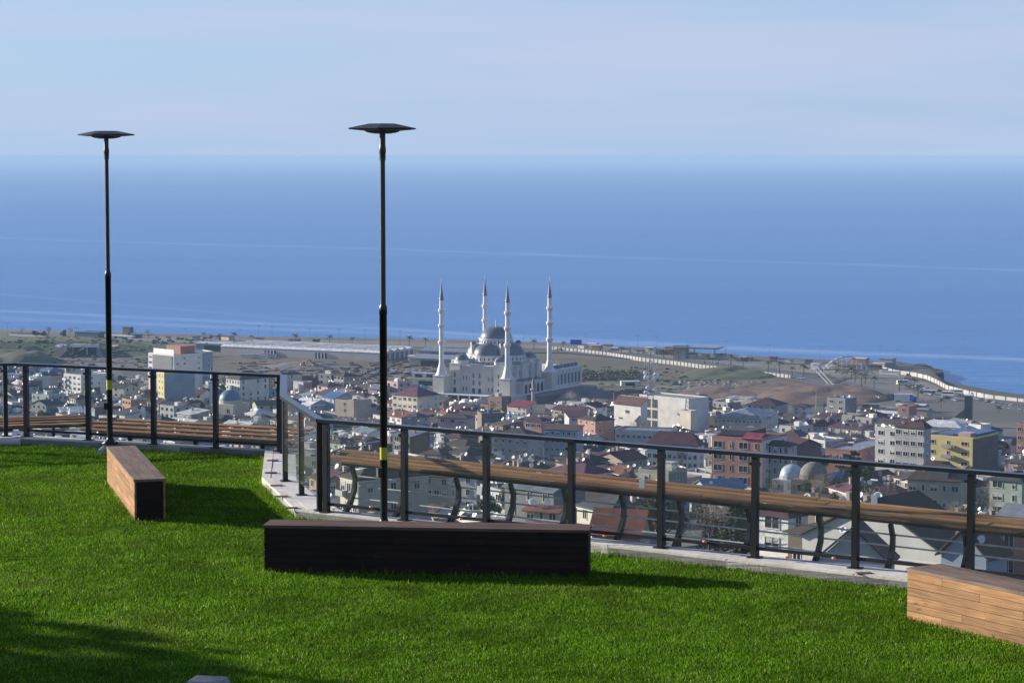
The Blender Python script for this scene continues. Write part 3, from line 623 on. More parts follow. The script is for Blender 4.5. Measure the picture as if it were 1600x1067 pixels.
# telecom block
t_, _ = fit(961, 1001, 1004, 634, 676, th=-38, wall='white', roof='dark red', rk='shed', label='big blank white wall block with brown lean-to roof, left half of telecom exchange', cat='telephone exchange', name='telephone_exchange', wins=False, yv=669, rh=3.5, group=None)
window((2.4, 1.4, 3), t_, (0, -_[2] / 2, _[3] - 3)); window((2.4, .8, 3), t_, (-4, -_[2] / 2, _[3] - 6))
tel, (c, w, d, h, a) = fit(1002, 1076, 1110, 625, 676, th=-36, wall='white', roof='concrete', label='white telecom exchange block with tall dark glazed bays, under the lattice mast', cat='telephone exchange', name='telephone_exchange', wins=False, yv=668, group=None)
for i in range(2):
    for j in range(3): window((3.1, 3.9, 4), tel, (-w / 2 + 5.2 + i * 3.9, -d / 2, h - 2.8 - j * 4.6))
part_box(tel, 'stair_glazing', (-w / 2 + 1.4, -d / 2 - .06, h / 2), (2.2, .12, h - .5), mat('louvre_glass', (.06, .07, .09), .4))
for j in range(12): part_box(tel, 'louvre', (-w / 2 + 1.4, -d / 2 - .2, .8 + j * (h - 1) / 12), (2.3, .16, .12), M['white'])
t_, _ = fit(1063, 1079, 1090, 644, 684, th=-38, wall='cream', roof='concrete', label='narrow blank cream stair block in front of the telecom exchange', wins=False, yv=668)
TELPOS = G(1012, 676)
# mast
def mast(px, py, ztop, zbot, label, wb=2.4, wt=1.4, dishes=True):
    p = G(px, py); t_ = thing('telecom_mast', label, 'mast', (p.x + 1.5, p.y + 6, zbot)); H = ztop - zbot; m = mat('galvanised_lattice', (.20, .21, .22), .5)
    def wd(z): return wb + (wt - wb) * z / H
    for sx in (-1, 1):
        for sy in (-1, 1): MB().tube([(sx * wb / 2, sy * wb / 2, 0), (sx * wt / 2, sy * wt / 2, H)], .11, 5).build('leg', m, t_)
    b = MB(); n = 9
    for k in range(n + 1):
        z = H * k / n; w_ = wd(z) / 2; cs = [(-w_, -w_), (w_, -w_), (w_, w_), (-w_, w_)]
        for i in range(4): b.tube([(*cs[i], z), (*cs[(i + 1) % 4], z)], .07, 4)
        if k < n:
            z2 = H * (k + 1) / n; w2 = wd(z2) / 2; c2 = [(-w2, -w2), (w2, -w2), (w2, w2), (-w2, w2)]
            for i in range(4): b.tube([(*cs[i], z), (*c2[(i + 1) % 4], z2)], .055, 4)
    b.build('lattice', m, t_)
    if dishes:
        for (x, y, z, r) in ((-2.2, -1.4, 9.6, 1.15), (2.2, -1.4, 10.6, 1.35), (.6, -1.8, 8.6, 1.0), (-2.6, -1, 11.5, .8), (-1.6, -1.4, 5.2, .8), (-2.4, -1.2, 3.2, .8), (-1.4, -1.3, 2.6, .9), (1.7, -1.2, 4.4, .7)):
            b = MB(); q = MB(); q.lathe([(0, 0), (r * .7, .08), (r, .3), (r, .8), (0, .8)], (0, 0, 0), 14); mt = Matrix.Rotation(R(25), 3, 'Z') @ Matrix.Rotation(R(90), 3, 'X')
            b.add([mt @ Vector(v) for v in q.v], q.f, 0, True); b.tube([(0, 0, 0), (-x * .6, 1.2, 0)], .09, 4); b.build('drum_antenna', M['dish'], t_, (x, y, z))
        for k in range(7):
            x = -2.6 + k * .85; b = MB().box((0, 0, 0), (.34, .2, 2.2)); b.box((0, .12, -.2), (.08, .08, 3)); b.build('panel_antenna', M['dish'], t_, (x, -1.5 + .2 * (k % 2), H - 1.4 - (k % 3) * .5))
        b = MB().tube([(-2.9, -1.3, H - 1.2), (2.9, -1.3, H - 1.2)], .07, 4); b.tube([(-2.9, -1.3, H - 2.4), (2.9, -1.3, H - 2.4)], .07, 4); b.tube([(0, 0, H), (0, 0, H + 2.2)], .06, 4); b.build('antenna_frame', m, t_)
    return t_
zt = PY(1012, 566, TELPOS.y).z; zb = PY(1012, 625, TELPOS.y).z
mast(1012, 676, zt, zb - .3, 'tall lattice mast crowded with dishes and panels on the telecom exchange roof')
# right hand landmarks
t_, _ = fit(962, 1045, 1062, 676, 706, th=-10, wall='pale grey', roof='grey metal', label='long low grey office range in front of the telecom exchange', ncol=10, wsz=(1.6, 1.3))
t_, _ = fit(1012, 1090, 1102, 696, 736, th=-14, wall='white', roof='maroon', rk='hip', label='wide white block with plum hipped roof just above the rail', cat='apartment block', name='apartment_block', ncol=10, rh=4, wsz=(1.6, 1.5))
orb, (c, w, d, h, a) = fit(1115, 1191, 1238, 688, 762, th=-22, wall='orange' in STONES and 'orange' or 'salmon', roof='dark grey', rk='flat', label='orange framed office block with wide dark glazing, right of the wide white block', cat='office block', name='office_block', ncol=4, wsz=(4.2, 1.9), sidewall='white', yv=745)
part_box(orb, 'crimson_canopy', (w * .28, -d / 2 + 1.5, h + 1.0), (w * .36, 4, .25), roofm('crimson'), rx=R(22))
part_box(orb, 'dark_top_roof', (-w * .15, 1, h + 1.3), (w * .6, d * .6, 1.6), roofm('dark grey'))
t_, _ = fit(1192, 1232, 1248, 696, 762, th=-22, wall='pale grey', roof='dark brown', rk='hip', label='white and grey piered block joined to the orange office block', cat='apartment block', name='apartment_block', ncol=5, wsz=(1.8, 1.8), yv=745)
t_, _ = fit(1371, 1404, 1410, 672, 745, th=-34, wall='pale grey', roof='concrete', label='pale grey four-storey wing with roof railing, leftmost of the tall trio', cat='apartment block', name='apartment_block', ncol=2, wsz=(2.2, 1.5), dishes=4, yv=722, parapet='pale green')
t_, _ = fit(1402, 1443, 1448, 668, 754, th=-30, wall='pale grey', roof='maroon', rk='hip', label='tall light grey apartment block left of the yellow one', cat='apartment block', name='apartment_block', ncol=4, wsz=(2.4, 1.4), dishes=6, yv=735, rh=2.4)
ye, (c, w, d, h, a) = fit(1450, 1519, 1575, 686, 750, th=-27, wall='pale yellow', roof='blue metal', rk='flat', label='bright yellow four-storey apartment block with brown side wall', cat='apartment block', name='apartment_block', ncol=3, wsz=(2.2, 1.2), balc=1, sidewall='brown', side=False, yv=735)  # brown side colour stands for the shade on that face
part_box(ye, 'blue_top_roof', (w * .1, d * .05, h + 1.0), (w * .7, d * .9, .35), roofm('blue metal'))
part_box(ye, 'roof_room', (w * .3, -d / 2 + 3, h + .6), (4, 4, 2.2), wallm('pink'))
t_, _ = fit(1440, 1500, 1516, 668, 700, th=-20, wall='white', roof='white metal', rk='hip', label='low building under a wide pale metal vaulted roof behind the yellow block', wins=False, rh=2.2, yv=684)
t_, _ = fit(1516, 1532, 1552, 666, 700, th=-40, wall='white', roof='concrete', label='small bright white cube block behind the yellow block corner', wins=False, yv=684)
t_, _ = fit(1292, 1340, 1420, 706, 742, th=-22, wall='salmon', roof='grey metal', rk='flat', label='salmon terrace block with a roof terrace and canopy, over the fourth panel', ncol=5, extras=('solar_heater',), dishes=2, yv=728)
t_, _ = fit(1118, 1190, 1226, 655, 676, th=-12, wall='cream', roof='grey metal', rk='hip', label='curved grey roofed hall with a row of dormers behind the town', cat='hall', name='hall', ncol=12, wsz=(1.2, 1.0), rh=3.2)
for k in range(6):
    MB().box((-14 + k * 5.5, -_[2] / 2 + 1.4, _[3] + .9), (1.8, 1.6, 1.4)).build('dormer', M['grey'], t_)
t_, _ = fit(1168, 1212, 1236, 634, 652, th=-20, wall='pale grey', roof='maroon', rk='hip', label='low block with long wine-red roof at the edge of the waste ground', ncol=5)
t_, _ = fit(1240, 1262, 1272, 636, 652, th=-20, wall='white', roof='maroon', rk='hip', label='white house with wine-red roof nearest the pale road under the mounds', ncol=2)
t_, _ = fit(1404, 1420, 1436, 637, 656, th=-25, wall='salmon', roof='concrete', label='orange fronted low shop near the truck', ncol=1)
t_, _ = fit(1590, 1606, 1612, 664, 720, th=-25, wall='salmon', roof='concrete', label='salmon tower block cut by the right edge of the photo', cat='apartment block', name='apartment_block', ncol=2)
# near houses seen through the lower railing
def near(*a, **k): return fit(*a, **k)
t_, _ = near(1282, 1386, 1392, 878, 925, th=-10, wall='pale grey', roof='dark red', rk='gablex', label='pale grey gabled house with dark red roof, close under the railing', ncol=1, wsz=(.5, .5), rh=3.4, dishes=1, side=False)
t_, _ = near(1272, 1470, 1560, 862, 916, th=-33, wall='white', roof='dark brown', rk='gablex', label='big white gable end house with dark roof, nearest below the railing', wins=False, rh=4.6, dishes=2)
t_, _ = near(1186, 1231, 1262, 806, 872, th=-36, wall='white', roof='maroon', rk='hip', label='pale two-storey house with wide window and maroon eaves, behind the conifers', ncol=1, wsz=(2.4, 1.6), dishes=1)
t_, _ = near(1236, 1290, 1345, 836, 895, th=-35, wall='brown', roof='brown', rk='hip', label='brown plastered house with tiled hip roof beside the sixth post', ncol=2, dishes=2)
t_, _ = near(1084, 1128, 1142, 778, 812, th=-40, wall='cream', roof='concrete', label='small bright cream house glowing under the plank rail', ncol=2)
t_, _ = near(1552, 1596, 1640, 752, 812, th=-30, wall='pale green', roof='dark grey', rk='hip', label='grey-green house with blue window at the right edge', ncol=2, wsz=(2.4, 1.4), dishes=3)
t_, _ = near(1422, 1500, 1522, 752, 800, th=-14, wall='beige', roof='brown', rk='hip', label='wide bungalow with brown tiled roof and a small dormer below the yellow block', ncol=5, dishes=3, wsz=(2.0, 1.5), rh=4)
MB().box((1, -_[2] / 2 + 1.6, _[3] + 1.2), (4.2, 3, 1.8)).build('dormer', wallm('beige'), t_)
t_, _ = near(1478, 1540, 1580, 872, 940, th=-30, wall='pale blue', roof='dark red', rk='gablex', label='pale blue house with dark red gable behind the right hand bench', ncol=2, rh=2.6, dishes=3)
t_, _ = near(528, 560, 668, 748, 840, th=-58, wall='cream', roof='brown', rk='hip', label='cream four-storey block with hipped roof seen under the planks by lamp', cat='apartment block', name='apartment_block', ncol=3, balc=1)
t_, _ = near(640, 700, 715, 745, 802, th=-14, wall='beige', roof='dark red', rk='hip', label='beige apartment block with dark hipped roof right of the near lamp', cat='apartment block', name='apartment_block', ncol=5, dishes=2)
t_, _ = near(820, 872, 890, 800, 846, th=-20, wall='pink', roof='orange tiled', rk='gable', label='pink house with orange tiled roof showing over the dark bench', ncol=3, dishes=3)
t_, _ = near(925, 1000, 1010, 838, 880, th=-12, wall='beige', roof='orange tiled', rk='gable', label='long orange tiled roof directly behind the kerb right of the dark bench', ncol=4, rh=3)

# domes: small mosques
def small_mosque(px, py, r, label, dm, minaret=None, wallc='beige', wd=None):
    p = G(px, py); t_ = thing('small_mosque', label, 'mosque', p, R(-30)); w_ = wd or r * 2.5; h = r * 1.3
    MB().box((0, 0, h / 2 - 1.5), (w_, w_, h + 3)).build('wall', wallm(wallc), t_)
    MB().lathe([(r * 1.03, h - .1), (r * 1.03, h + r * .28), (r * .98, h + r * .3)], (0, 0, 0), 16, sm=False).build('drum', wallm(wallc), t_)
    MB().lathe([(r * math.cos(k * math.pi / 16), h + r * .3 + r * .92 * math.sin(k * math.pi / 16)) for k in range(9)], (0, 0, 0), 20).build('dome', dm, t_)
    MB().tube([(0, 0, h + r * 1.2), (0, 0, h + r * 1.55)], .12, 6).build('finial', M['gold'], t_)
    for k in range(2):
        for s in (-1, 1): window((1.0, 1.8, 1), t_, (s * w_ * .25, -w_ / 2, h * .55))
    FOOT.append((p.x, p.y, w_ * .7)); q = p.y / FPX; KEEP.append((px - r / q - 2, px + r / q + 2, py, py - 3, py - h / q))
    return t_
def thin_minaret(px, py, ytop, label, r=1.0, m=None):
    p = G(px, py); H = PY(px, ytop, p.y).z - p.z; t_ = thing('minaret', label, 'minaret', p); m = m or M['white']
    MB().lathe([(r * 1.5, -2), (r * 1.5, H * .14), (r, H * .2), (r * .9, H * .58)], seg=10, sm=False).build('shaft', m, t_)
    MB().lathe([(r * .9, H * .58), (r * 1.6, H * .62), (r * 1.6, H * .66), (r * .8, H * .661)], seg=10, sm=False).build('balcony', m, t_)
    MB().lathe([(r * .75, H * .66), (r * .7, H * .8)], seg=10).build('upper_shaft', m, t_)
    MB().lathe([(r * .9, H * .8), (r * .05, H)], seg=10).build('spire', M['leadroof'], t_)
    KEEP.append((px - 6, px + 6, py, py - 3, ytop + 20)); FOOT.append((p.x, p.y, 3))
small_mosque(360, 652, 5.2, 'small mosque with blue-grey lead dome beside the white hotel', mat('blue_dome', (.10, .17, .27), .5), wallc='cream')
thin_minaret(331, 640, 571, 'slim white minaret of the small blue-domed mosque', .9)
thin_minaret(833, 642, 589, 'slim brownish minaret right in front of the great mosque', .9, wallm('beige'))
small_mosque(1271, 775, 3.6, 'old stone church-like mosque with grey stone dome left of the cedar', mat('stone_dome', (.20, .185, .165), .9), wallc='brown')
small_mosque(1237, 772, 3.2, 'small mosque with bright metal dome beside the grey stone dome', mat('metal_dome', (.42, .50, .60), .35), wallc='pale grey')
# concrete tower on right
p = G(1513, 668); t_ = thing('concrete_tower', 'slim concrete stair tower with dark slope beside it, near the coast road', 'tower', p, R(-20))
MB().box((0, 0, 6), (3, 4, 16)).build('shaft', M['pave'], t_); MB().box((0, 0, 14.3), (3.6, 4.6, .6)).build('cap', M['white'], t_)
b = MB(); b.add([(-2, 2, 8), (-9, 2, 2), (-2, 2, 0), (-2, 5, 8), (-9, 5, 2), (-2, 5, 0)], [(0, 1, 2), (3, 5, 4), (0, 3, 4, 1), (1, 4, 5, 2), (0, 2, 5, 3)]); b.build('ramp', M['gravel'], t_)
KEEP.append((1480, 1520, 668, 655, 620)); FOOT.append((p.x - 5, p.y, 14))

# warehouse
A = PZ(593, 565, 4); B = PZ(345, 554, 4); u = (A - B); Lw = u.length; a = math.atan2(u.y, u.x)
wt_ = thing('warehouse', 'very long low warehouse with white ribbed roof on the bare field', 'warehouse', (B.x, B.y, 4), a)
Dw = 44; hw = 5.2
MB().box((Lw / 2, Dw / 2, hw / 2 - .5), (Lw, Dw, hw + 1)).build('wall', mat('warehouse_wall', (.50, .47, .42), .8, 0, .05, .05), wt_)
nb = 5
for k in range(nb):
    y0 = Dw * k / nb; yw = Dw / nb
    b = MB(); vs = [(-.4, y0 - .2, hw + .1), (Lw + .4, y0 - .2, hw + .1), (Lw + .4, y0 + yw / 2, hw + 1.7), (-.4, y0 + yw / 2, hw + 1.7), (-.4, y0 + yw - .3, hw + .1), (Lw + .4, y0 + yw - .3, hw + .1)]
    b.add(vs, [(0, 1, 2, 3), (3, 2, 5, 4), (0, 3, 4), (1, 5, 2)]); b.build('roof_bay', roofm('white metal'), wt_)
    MB().box((Lw / 2, y0 + yw * .5, hw + 1.78), (Lw + .8, .8, .12)).build('roof_light', M['glassdark'], wt_)
for x in (Lw * .32, Lw * .64):
    MB().box((x, -.2, 2), (8, .4, 4)).build('loading_door', M['glassdark'], wt_)
    for q in (-2.2, .3, 2.6): MB().box((x + q, -.5, 2), (.7, .2, 4.2)).build('door_post', M['white'], wt_)
for k in range(7): MB().box((Lw + .1, 4 + k * 6, 2.3), (.2, 3.6, 4)).build('bay_door', mat('bay_door', (.12, .15, .20), .5), wt_)
FOOT.append(((A.x + B.x) / 2, (A.y + B.y) / 2 + 20, 70))
# smaller sheds and site huts on the plain
def shed(px, py, w_, d_, h_, rz, wallc, roofc, label, cat='shed', name='shed', door=True):
    p = G(px, py); t_ = thing(name, label, cat, p, rz)
    MB().box((0, 0, h_ / 2 - .5), (w_, d_, h_ + 1)).build('wall', wallc if not isinstance(wallc, str) else wallm(wallc), t_)
    b, g = roof_geo('gable', w_, d_, h_, .3, d_ * .07); b.build('roof', roofm(roofc), t_); MB().add
    q = MB(); q.add(g.v, g.f); q.build('gable', wallc if not isinstance(wallc, str) else wallm(wallc), t_)
    if door: MB().box((0, -d_ / 2 - .05, h_ * .4), (w_ * .5, .1, h_ * .7)).build('door', M['glassdark'], t_)
    FOOT.append((p.x, p.y, max(w_, d_) * .5)); return t_
shed(689, 571, 30, 24, 5, R(-25), 'beige', 'grey metal', 'beige shed with dark shutters left of the great mosque')
shed(704, 560, 34, 20, 5, R(-25), 'pale grey', 'grey metal', 'low pale roofed shed behind the left minaret')
shed(655, 566, 12, 8, 4, R(-20), 'white', 'white metal', 'small white site office right of the warehouse end', 'hut', 'site_hut')
shed(655, 590, 8, 3, 2.8, R(-10), 'white', 'white metal', 'left white container on the track near the mosque', 'container', 'container')
shed(672, 591, 7, 3, 2.8, R(-10), 'white', 'white metal', 'right white container on the track near the mosque', 'container', 'container')
shed(668, 603, 16, 6, 4, R(-20), 'white', 'concrete', 'long white hut with small windows under the left minaret', 'hut', 'site_hut')
shed(984, 604, 10, 4, 3, R(5), 'white', 'white metal', 'lone white container in the scrub right of the arcade', 'container', 'container')
shed(340, 548, 24, 14, 5, R(-20), 'pale grey', 'white metal', 'white roofed shed joining the left end of the warehouse')
shed(1064, 560, 8, 8, 8, R(-20), 'cream', 'grey metal', 'square cream tower of the filling station', 'kiosk', 'kiosk', False)
shed(965, 640, 9, 9, 4, R(-30), 'white', 'maroon', 'small white hut with wine-red roof before the dark heap', 'hut', 'hut', False)
for (x, y, w_, d_, h_, cw, rf, lb) in ((925, 543, 14, 6, 3.5, 'white', 'white metal', 'white beach kiosk right of the blue road sign'), (950, 545, 10, 6, 3.2, 'beige', 'brown', 'beige beach kiosk left of the filling station'), (1236, 575, 30, 6, 4, 'beige', 'grey metal', 'long beige shore shed left of the arch bridge'),
        (1275, 578, 9, 6, 4.5, 'white', 'white metal', 'white kiosk at the left foot of the arch'), (1303, 581, 8, 6, 4.5, 'cream', 'white metal', 'cream kiosk under the arch'), (1325, 580, 16, 8, 4, 'beige', 'brown', 'brown roofed tea house under the arch'),
        (1343, 574, 18, 9, 7, 'salmon', 'white metal', 'salmon two-tier seafront restaurant right under the arch top'), (1386, 573, 16, 10, 6, 'pale grey', 'grey metal', 'grey domed pavilion near the headland rocks'), (1376, 583, 14, 7, 3, 'beige', 'brown', 'low brown cafe at the root of the headland'),
        (1390, 586, 22, 3, 3, 'white', 'white metal', 'long white fence-like container at the start of the sea wall'), (45, 526, 40, 6, 3, 'white', 'brown', 'long pale beach hut behind the shore park'), (150, 525, 20, 8, 4, 'beige', 'brown', 'brown roofed hut left of the far lamp'),
        (200, 522, 8, 6, 6, 'brown', 'dark grey', 'dark square kiosk on the shore right of the far lamp'), (188, 528, 30, 8, 2, 'white', 'white metal', 'long low white canopy on the shore'), (140, 528, 26, 10, 5, mat('green_mesh', (.05, .10, .13), .8), 'blue metal', 'dark green netted court on the shore park'),
        (1440, 652, 14, 9, 5, 'beige', 'concrete', 'beige block near the orange fronted shop'), (1385, 652, 26, 14, 3.2, 'pale blue', 'white metal', 'white roofed market shed at the edge of town'), (1350, 655, 18, 10, 3, 'white', 'white metal', 'pale market awnings beside the white roofed shed')):
    shed(x, y, w_ * (.55 if x > 220 else .8), d_ * .7, h_ * .8, R(-30), cw, rf, lb, 'kiosk', 'kiosk', False)
kr = random.Random(31)
for k in range(46):
    x = kr.uniform(905, 1395) if k < 34 else kr.uniform(60, 640); y = float(np.interp(x, [a_ for a_, _ in SH], [c_ for _, c_ in SH])) + kr.uniform(3.0, 6.5) + (4 if x > 1290 else 0)
    o = shed(x, y, kr.uniform(3, 8), kr.uniform(3, 5), kr.uniform(2.2, 3.6), R(kr.uniform(-45, -10)), kr.choice(('white', 'white', 'beige', 'cream', 'salmon', 'brown', 'pale grey')), kr.choice(('white metal', 'brown', 'grey metal', 'dark red')), 'small shore kiosk', 'kiosk', 'kiosk', False); o['group'] = 'small kiosks along the shore'
for k in range(26):
    x = kr.uniform(1290, 1450); y = kr.uniform(640, 656)
    o = shed(x, y, kr.uniform(4, 9), kr.uniform(3, 6), kr.uniform(2.4, 4), R(kr.uniform(-45, -10)), kr.choice(('white', 'beige', 'grey', 'brown')), kr.choice(('white metal', 'brown', 'grey metal', 'dark red')), 'small shed', 'shed', 'shed', False); o['group'] = 'small sheds behind the market awnings'
# filling station canopy
p = PZ(1085, 560, 4); t_ = thing('canopy', 'dark flat filling station canopy on posts near the shore', 'canopy', p, R(-18))
MB().box((0, 0, 7), (34, 16, .9)).build('roof', roofm('grey metal'), t_)
for x in (-13, 0, 13): MB().box((x, 0, 3.3), (.6, .6, 6.6)).build('post', M['white'], t_)
MB().box((-16, -6, 4), (9, .5, 3.4)).build('sign_panel', M['orange'], t_)
# road sign
p = PZ(900, 548, 4); t_ = thing('road_sign', 'large blue overhead road sign beside the coast road', 'road sign', p, R(-8))
zc = PY(900, 534.5, p.y).z - 4
MB().box((0, 0, zc), (7.4, .25, 3.2)).build('panel', M['poster'], t_)
for x in (-2.2, 2.2): MB().tube([(x, .3, 0), (x, .3, zc + 1.4)], .14, 6).build('post', M['pipe'], t_)
# hoardings and sea wall
def wall_line(name, label, cat, pts, h_, th, m, pier=None):
    t_ = thing(name, label, cat, PZ(*pts[0], 4)); o0 = Vector(t_.location); P = [PZ(x, y, 4) - o0 for x, y in pts]
    for i in range(len(P) - 1):
        d_ = P[i + 1] - P[i]; n = Vector((-d_.y, d_.x, 0)).normalized() * th / 2; q = MB()
        e = d_.normalized() * .02
        poly = [P[i] + n + e, P[i] - n + e, P[i + 1] - n - e, P[i + 1] + n - e]
        q.prism([(v.x, v.y) for v in poly], -.5, h_); q.build('wall_section', m, t_)
    if pier:
        q = MB()
        for i in range(len(P) - 1):
            d_ = P[i + 1] - P[i]; k = int(d_.length / pier)
            for j in range(k):
                c = P[i] + d_ * (j + .5) / k; q.box((c.x, c.y, h_ / 2), (.35, th + .5, h_ + .3), math.atan2(d_.y, d_.x))
        tag(q.build('wall_piers', M['pave'], t_), 'evenly spaced piers', None, None, 'stuff')
wall_line('hoarding', 'long white site hoarding separating the waste ground from the coast road', 'hoarding', [(862, 547), (905, 551), (950, 556), (1000, 564), (1050, 569.5), (1100, 576), (1160, 583), (1235, 592)], 2.3, .3, M['hoard'], 3.6)
wall_line('hoarding', 'short white hoarding curving right of the arch bridge foot', 'hoarding', [(1300, 605), (1320, 613), (1340, 618), (1360, 623), (1374, 627)], 2.3, .3, M['hoard'], 4)
wall_line('sea_wall', 'white curving sea wall round the car park', 'sea wall', [(1376, 578), (1400, 584), (1430, 588), (1448, 592), (1464, 599), (1480, 608), (1510, 616), (1545, 623), (1600, 630), (1700, 640)], 2.2, 1.0, M['hoard'], 7)
# arch footbridge
pa = PZ(1276, 590, 4); pb = PZ(1368, 590, 4)
t_ = thing('footbridge', 'white twin-arched footbridge over the coast road with stairs down at left', 'bridge', pa)
ux = (pb - pa); Hh = PY(1326, 557, pa.y).z - 4
for k, off in enumerate((-2.2, 2.2)):
    pts = []
    for i in range(25):
        s = i / 24; q = ux * s; pts.append((q.x, q.y + off, Hh * 4 * s * (1 - s)))
    MB().tube(pts, .36, 6).build('arch', mat('arch_paint', (.50, .52, .54), .5), t_)
b = MB()
for i in range(2, 23, 2):
    s = i / 24; q = ux * s; z = Hh * 4 * s * (1 - s); b.tube([(q.x, q.y - 2.2, z), (q.x, q.y + 2.2, z)], .2, 4)
    if z > 5: b.tube([(q.x, q.y - 2.2, 5), (q.x, q.y - 2.2, z)], .06, 4)
b.build('hanger', M['dish'], t_)
q = MB(); n = Vector((-ux.y, ux.x, 0)).normalized() * 1.6
vsx = [(-n.x, -n.y, 4.6), (ux.x - n.x, ux.y - n.y, 4.6), (ux.x + n.x, ux.y + n.y, 4.6), (n.x, n.y, 4.6)]; q.prism([(v[0], v[1]) for v in vsx], 4.5, 5.1); q.build('deck', M['pave'], t_)
e = PZ(1297, 604, 4) - pa; st = PZ(1271, 590, 4) - pa
for j in (0, 1):
    q = MB()
    q.tube([(st.x + j * 2.5, st.y, 5.5), (e.x + j * 2.5, e.y, .3)], .16, 5); q.build('stair_stringer', M['pipe'], t_)
q = MB()
for k in range(12):
    s = (k + .5) / 12; q.box((st.x + (e.x - st.x) * s + 1.25, st.y + (e.y - st.y) * s, 5.3 - 5.2 * s), (2.6, 1.4, .2))
q.build('stair_flight', M['pipe'], t_)

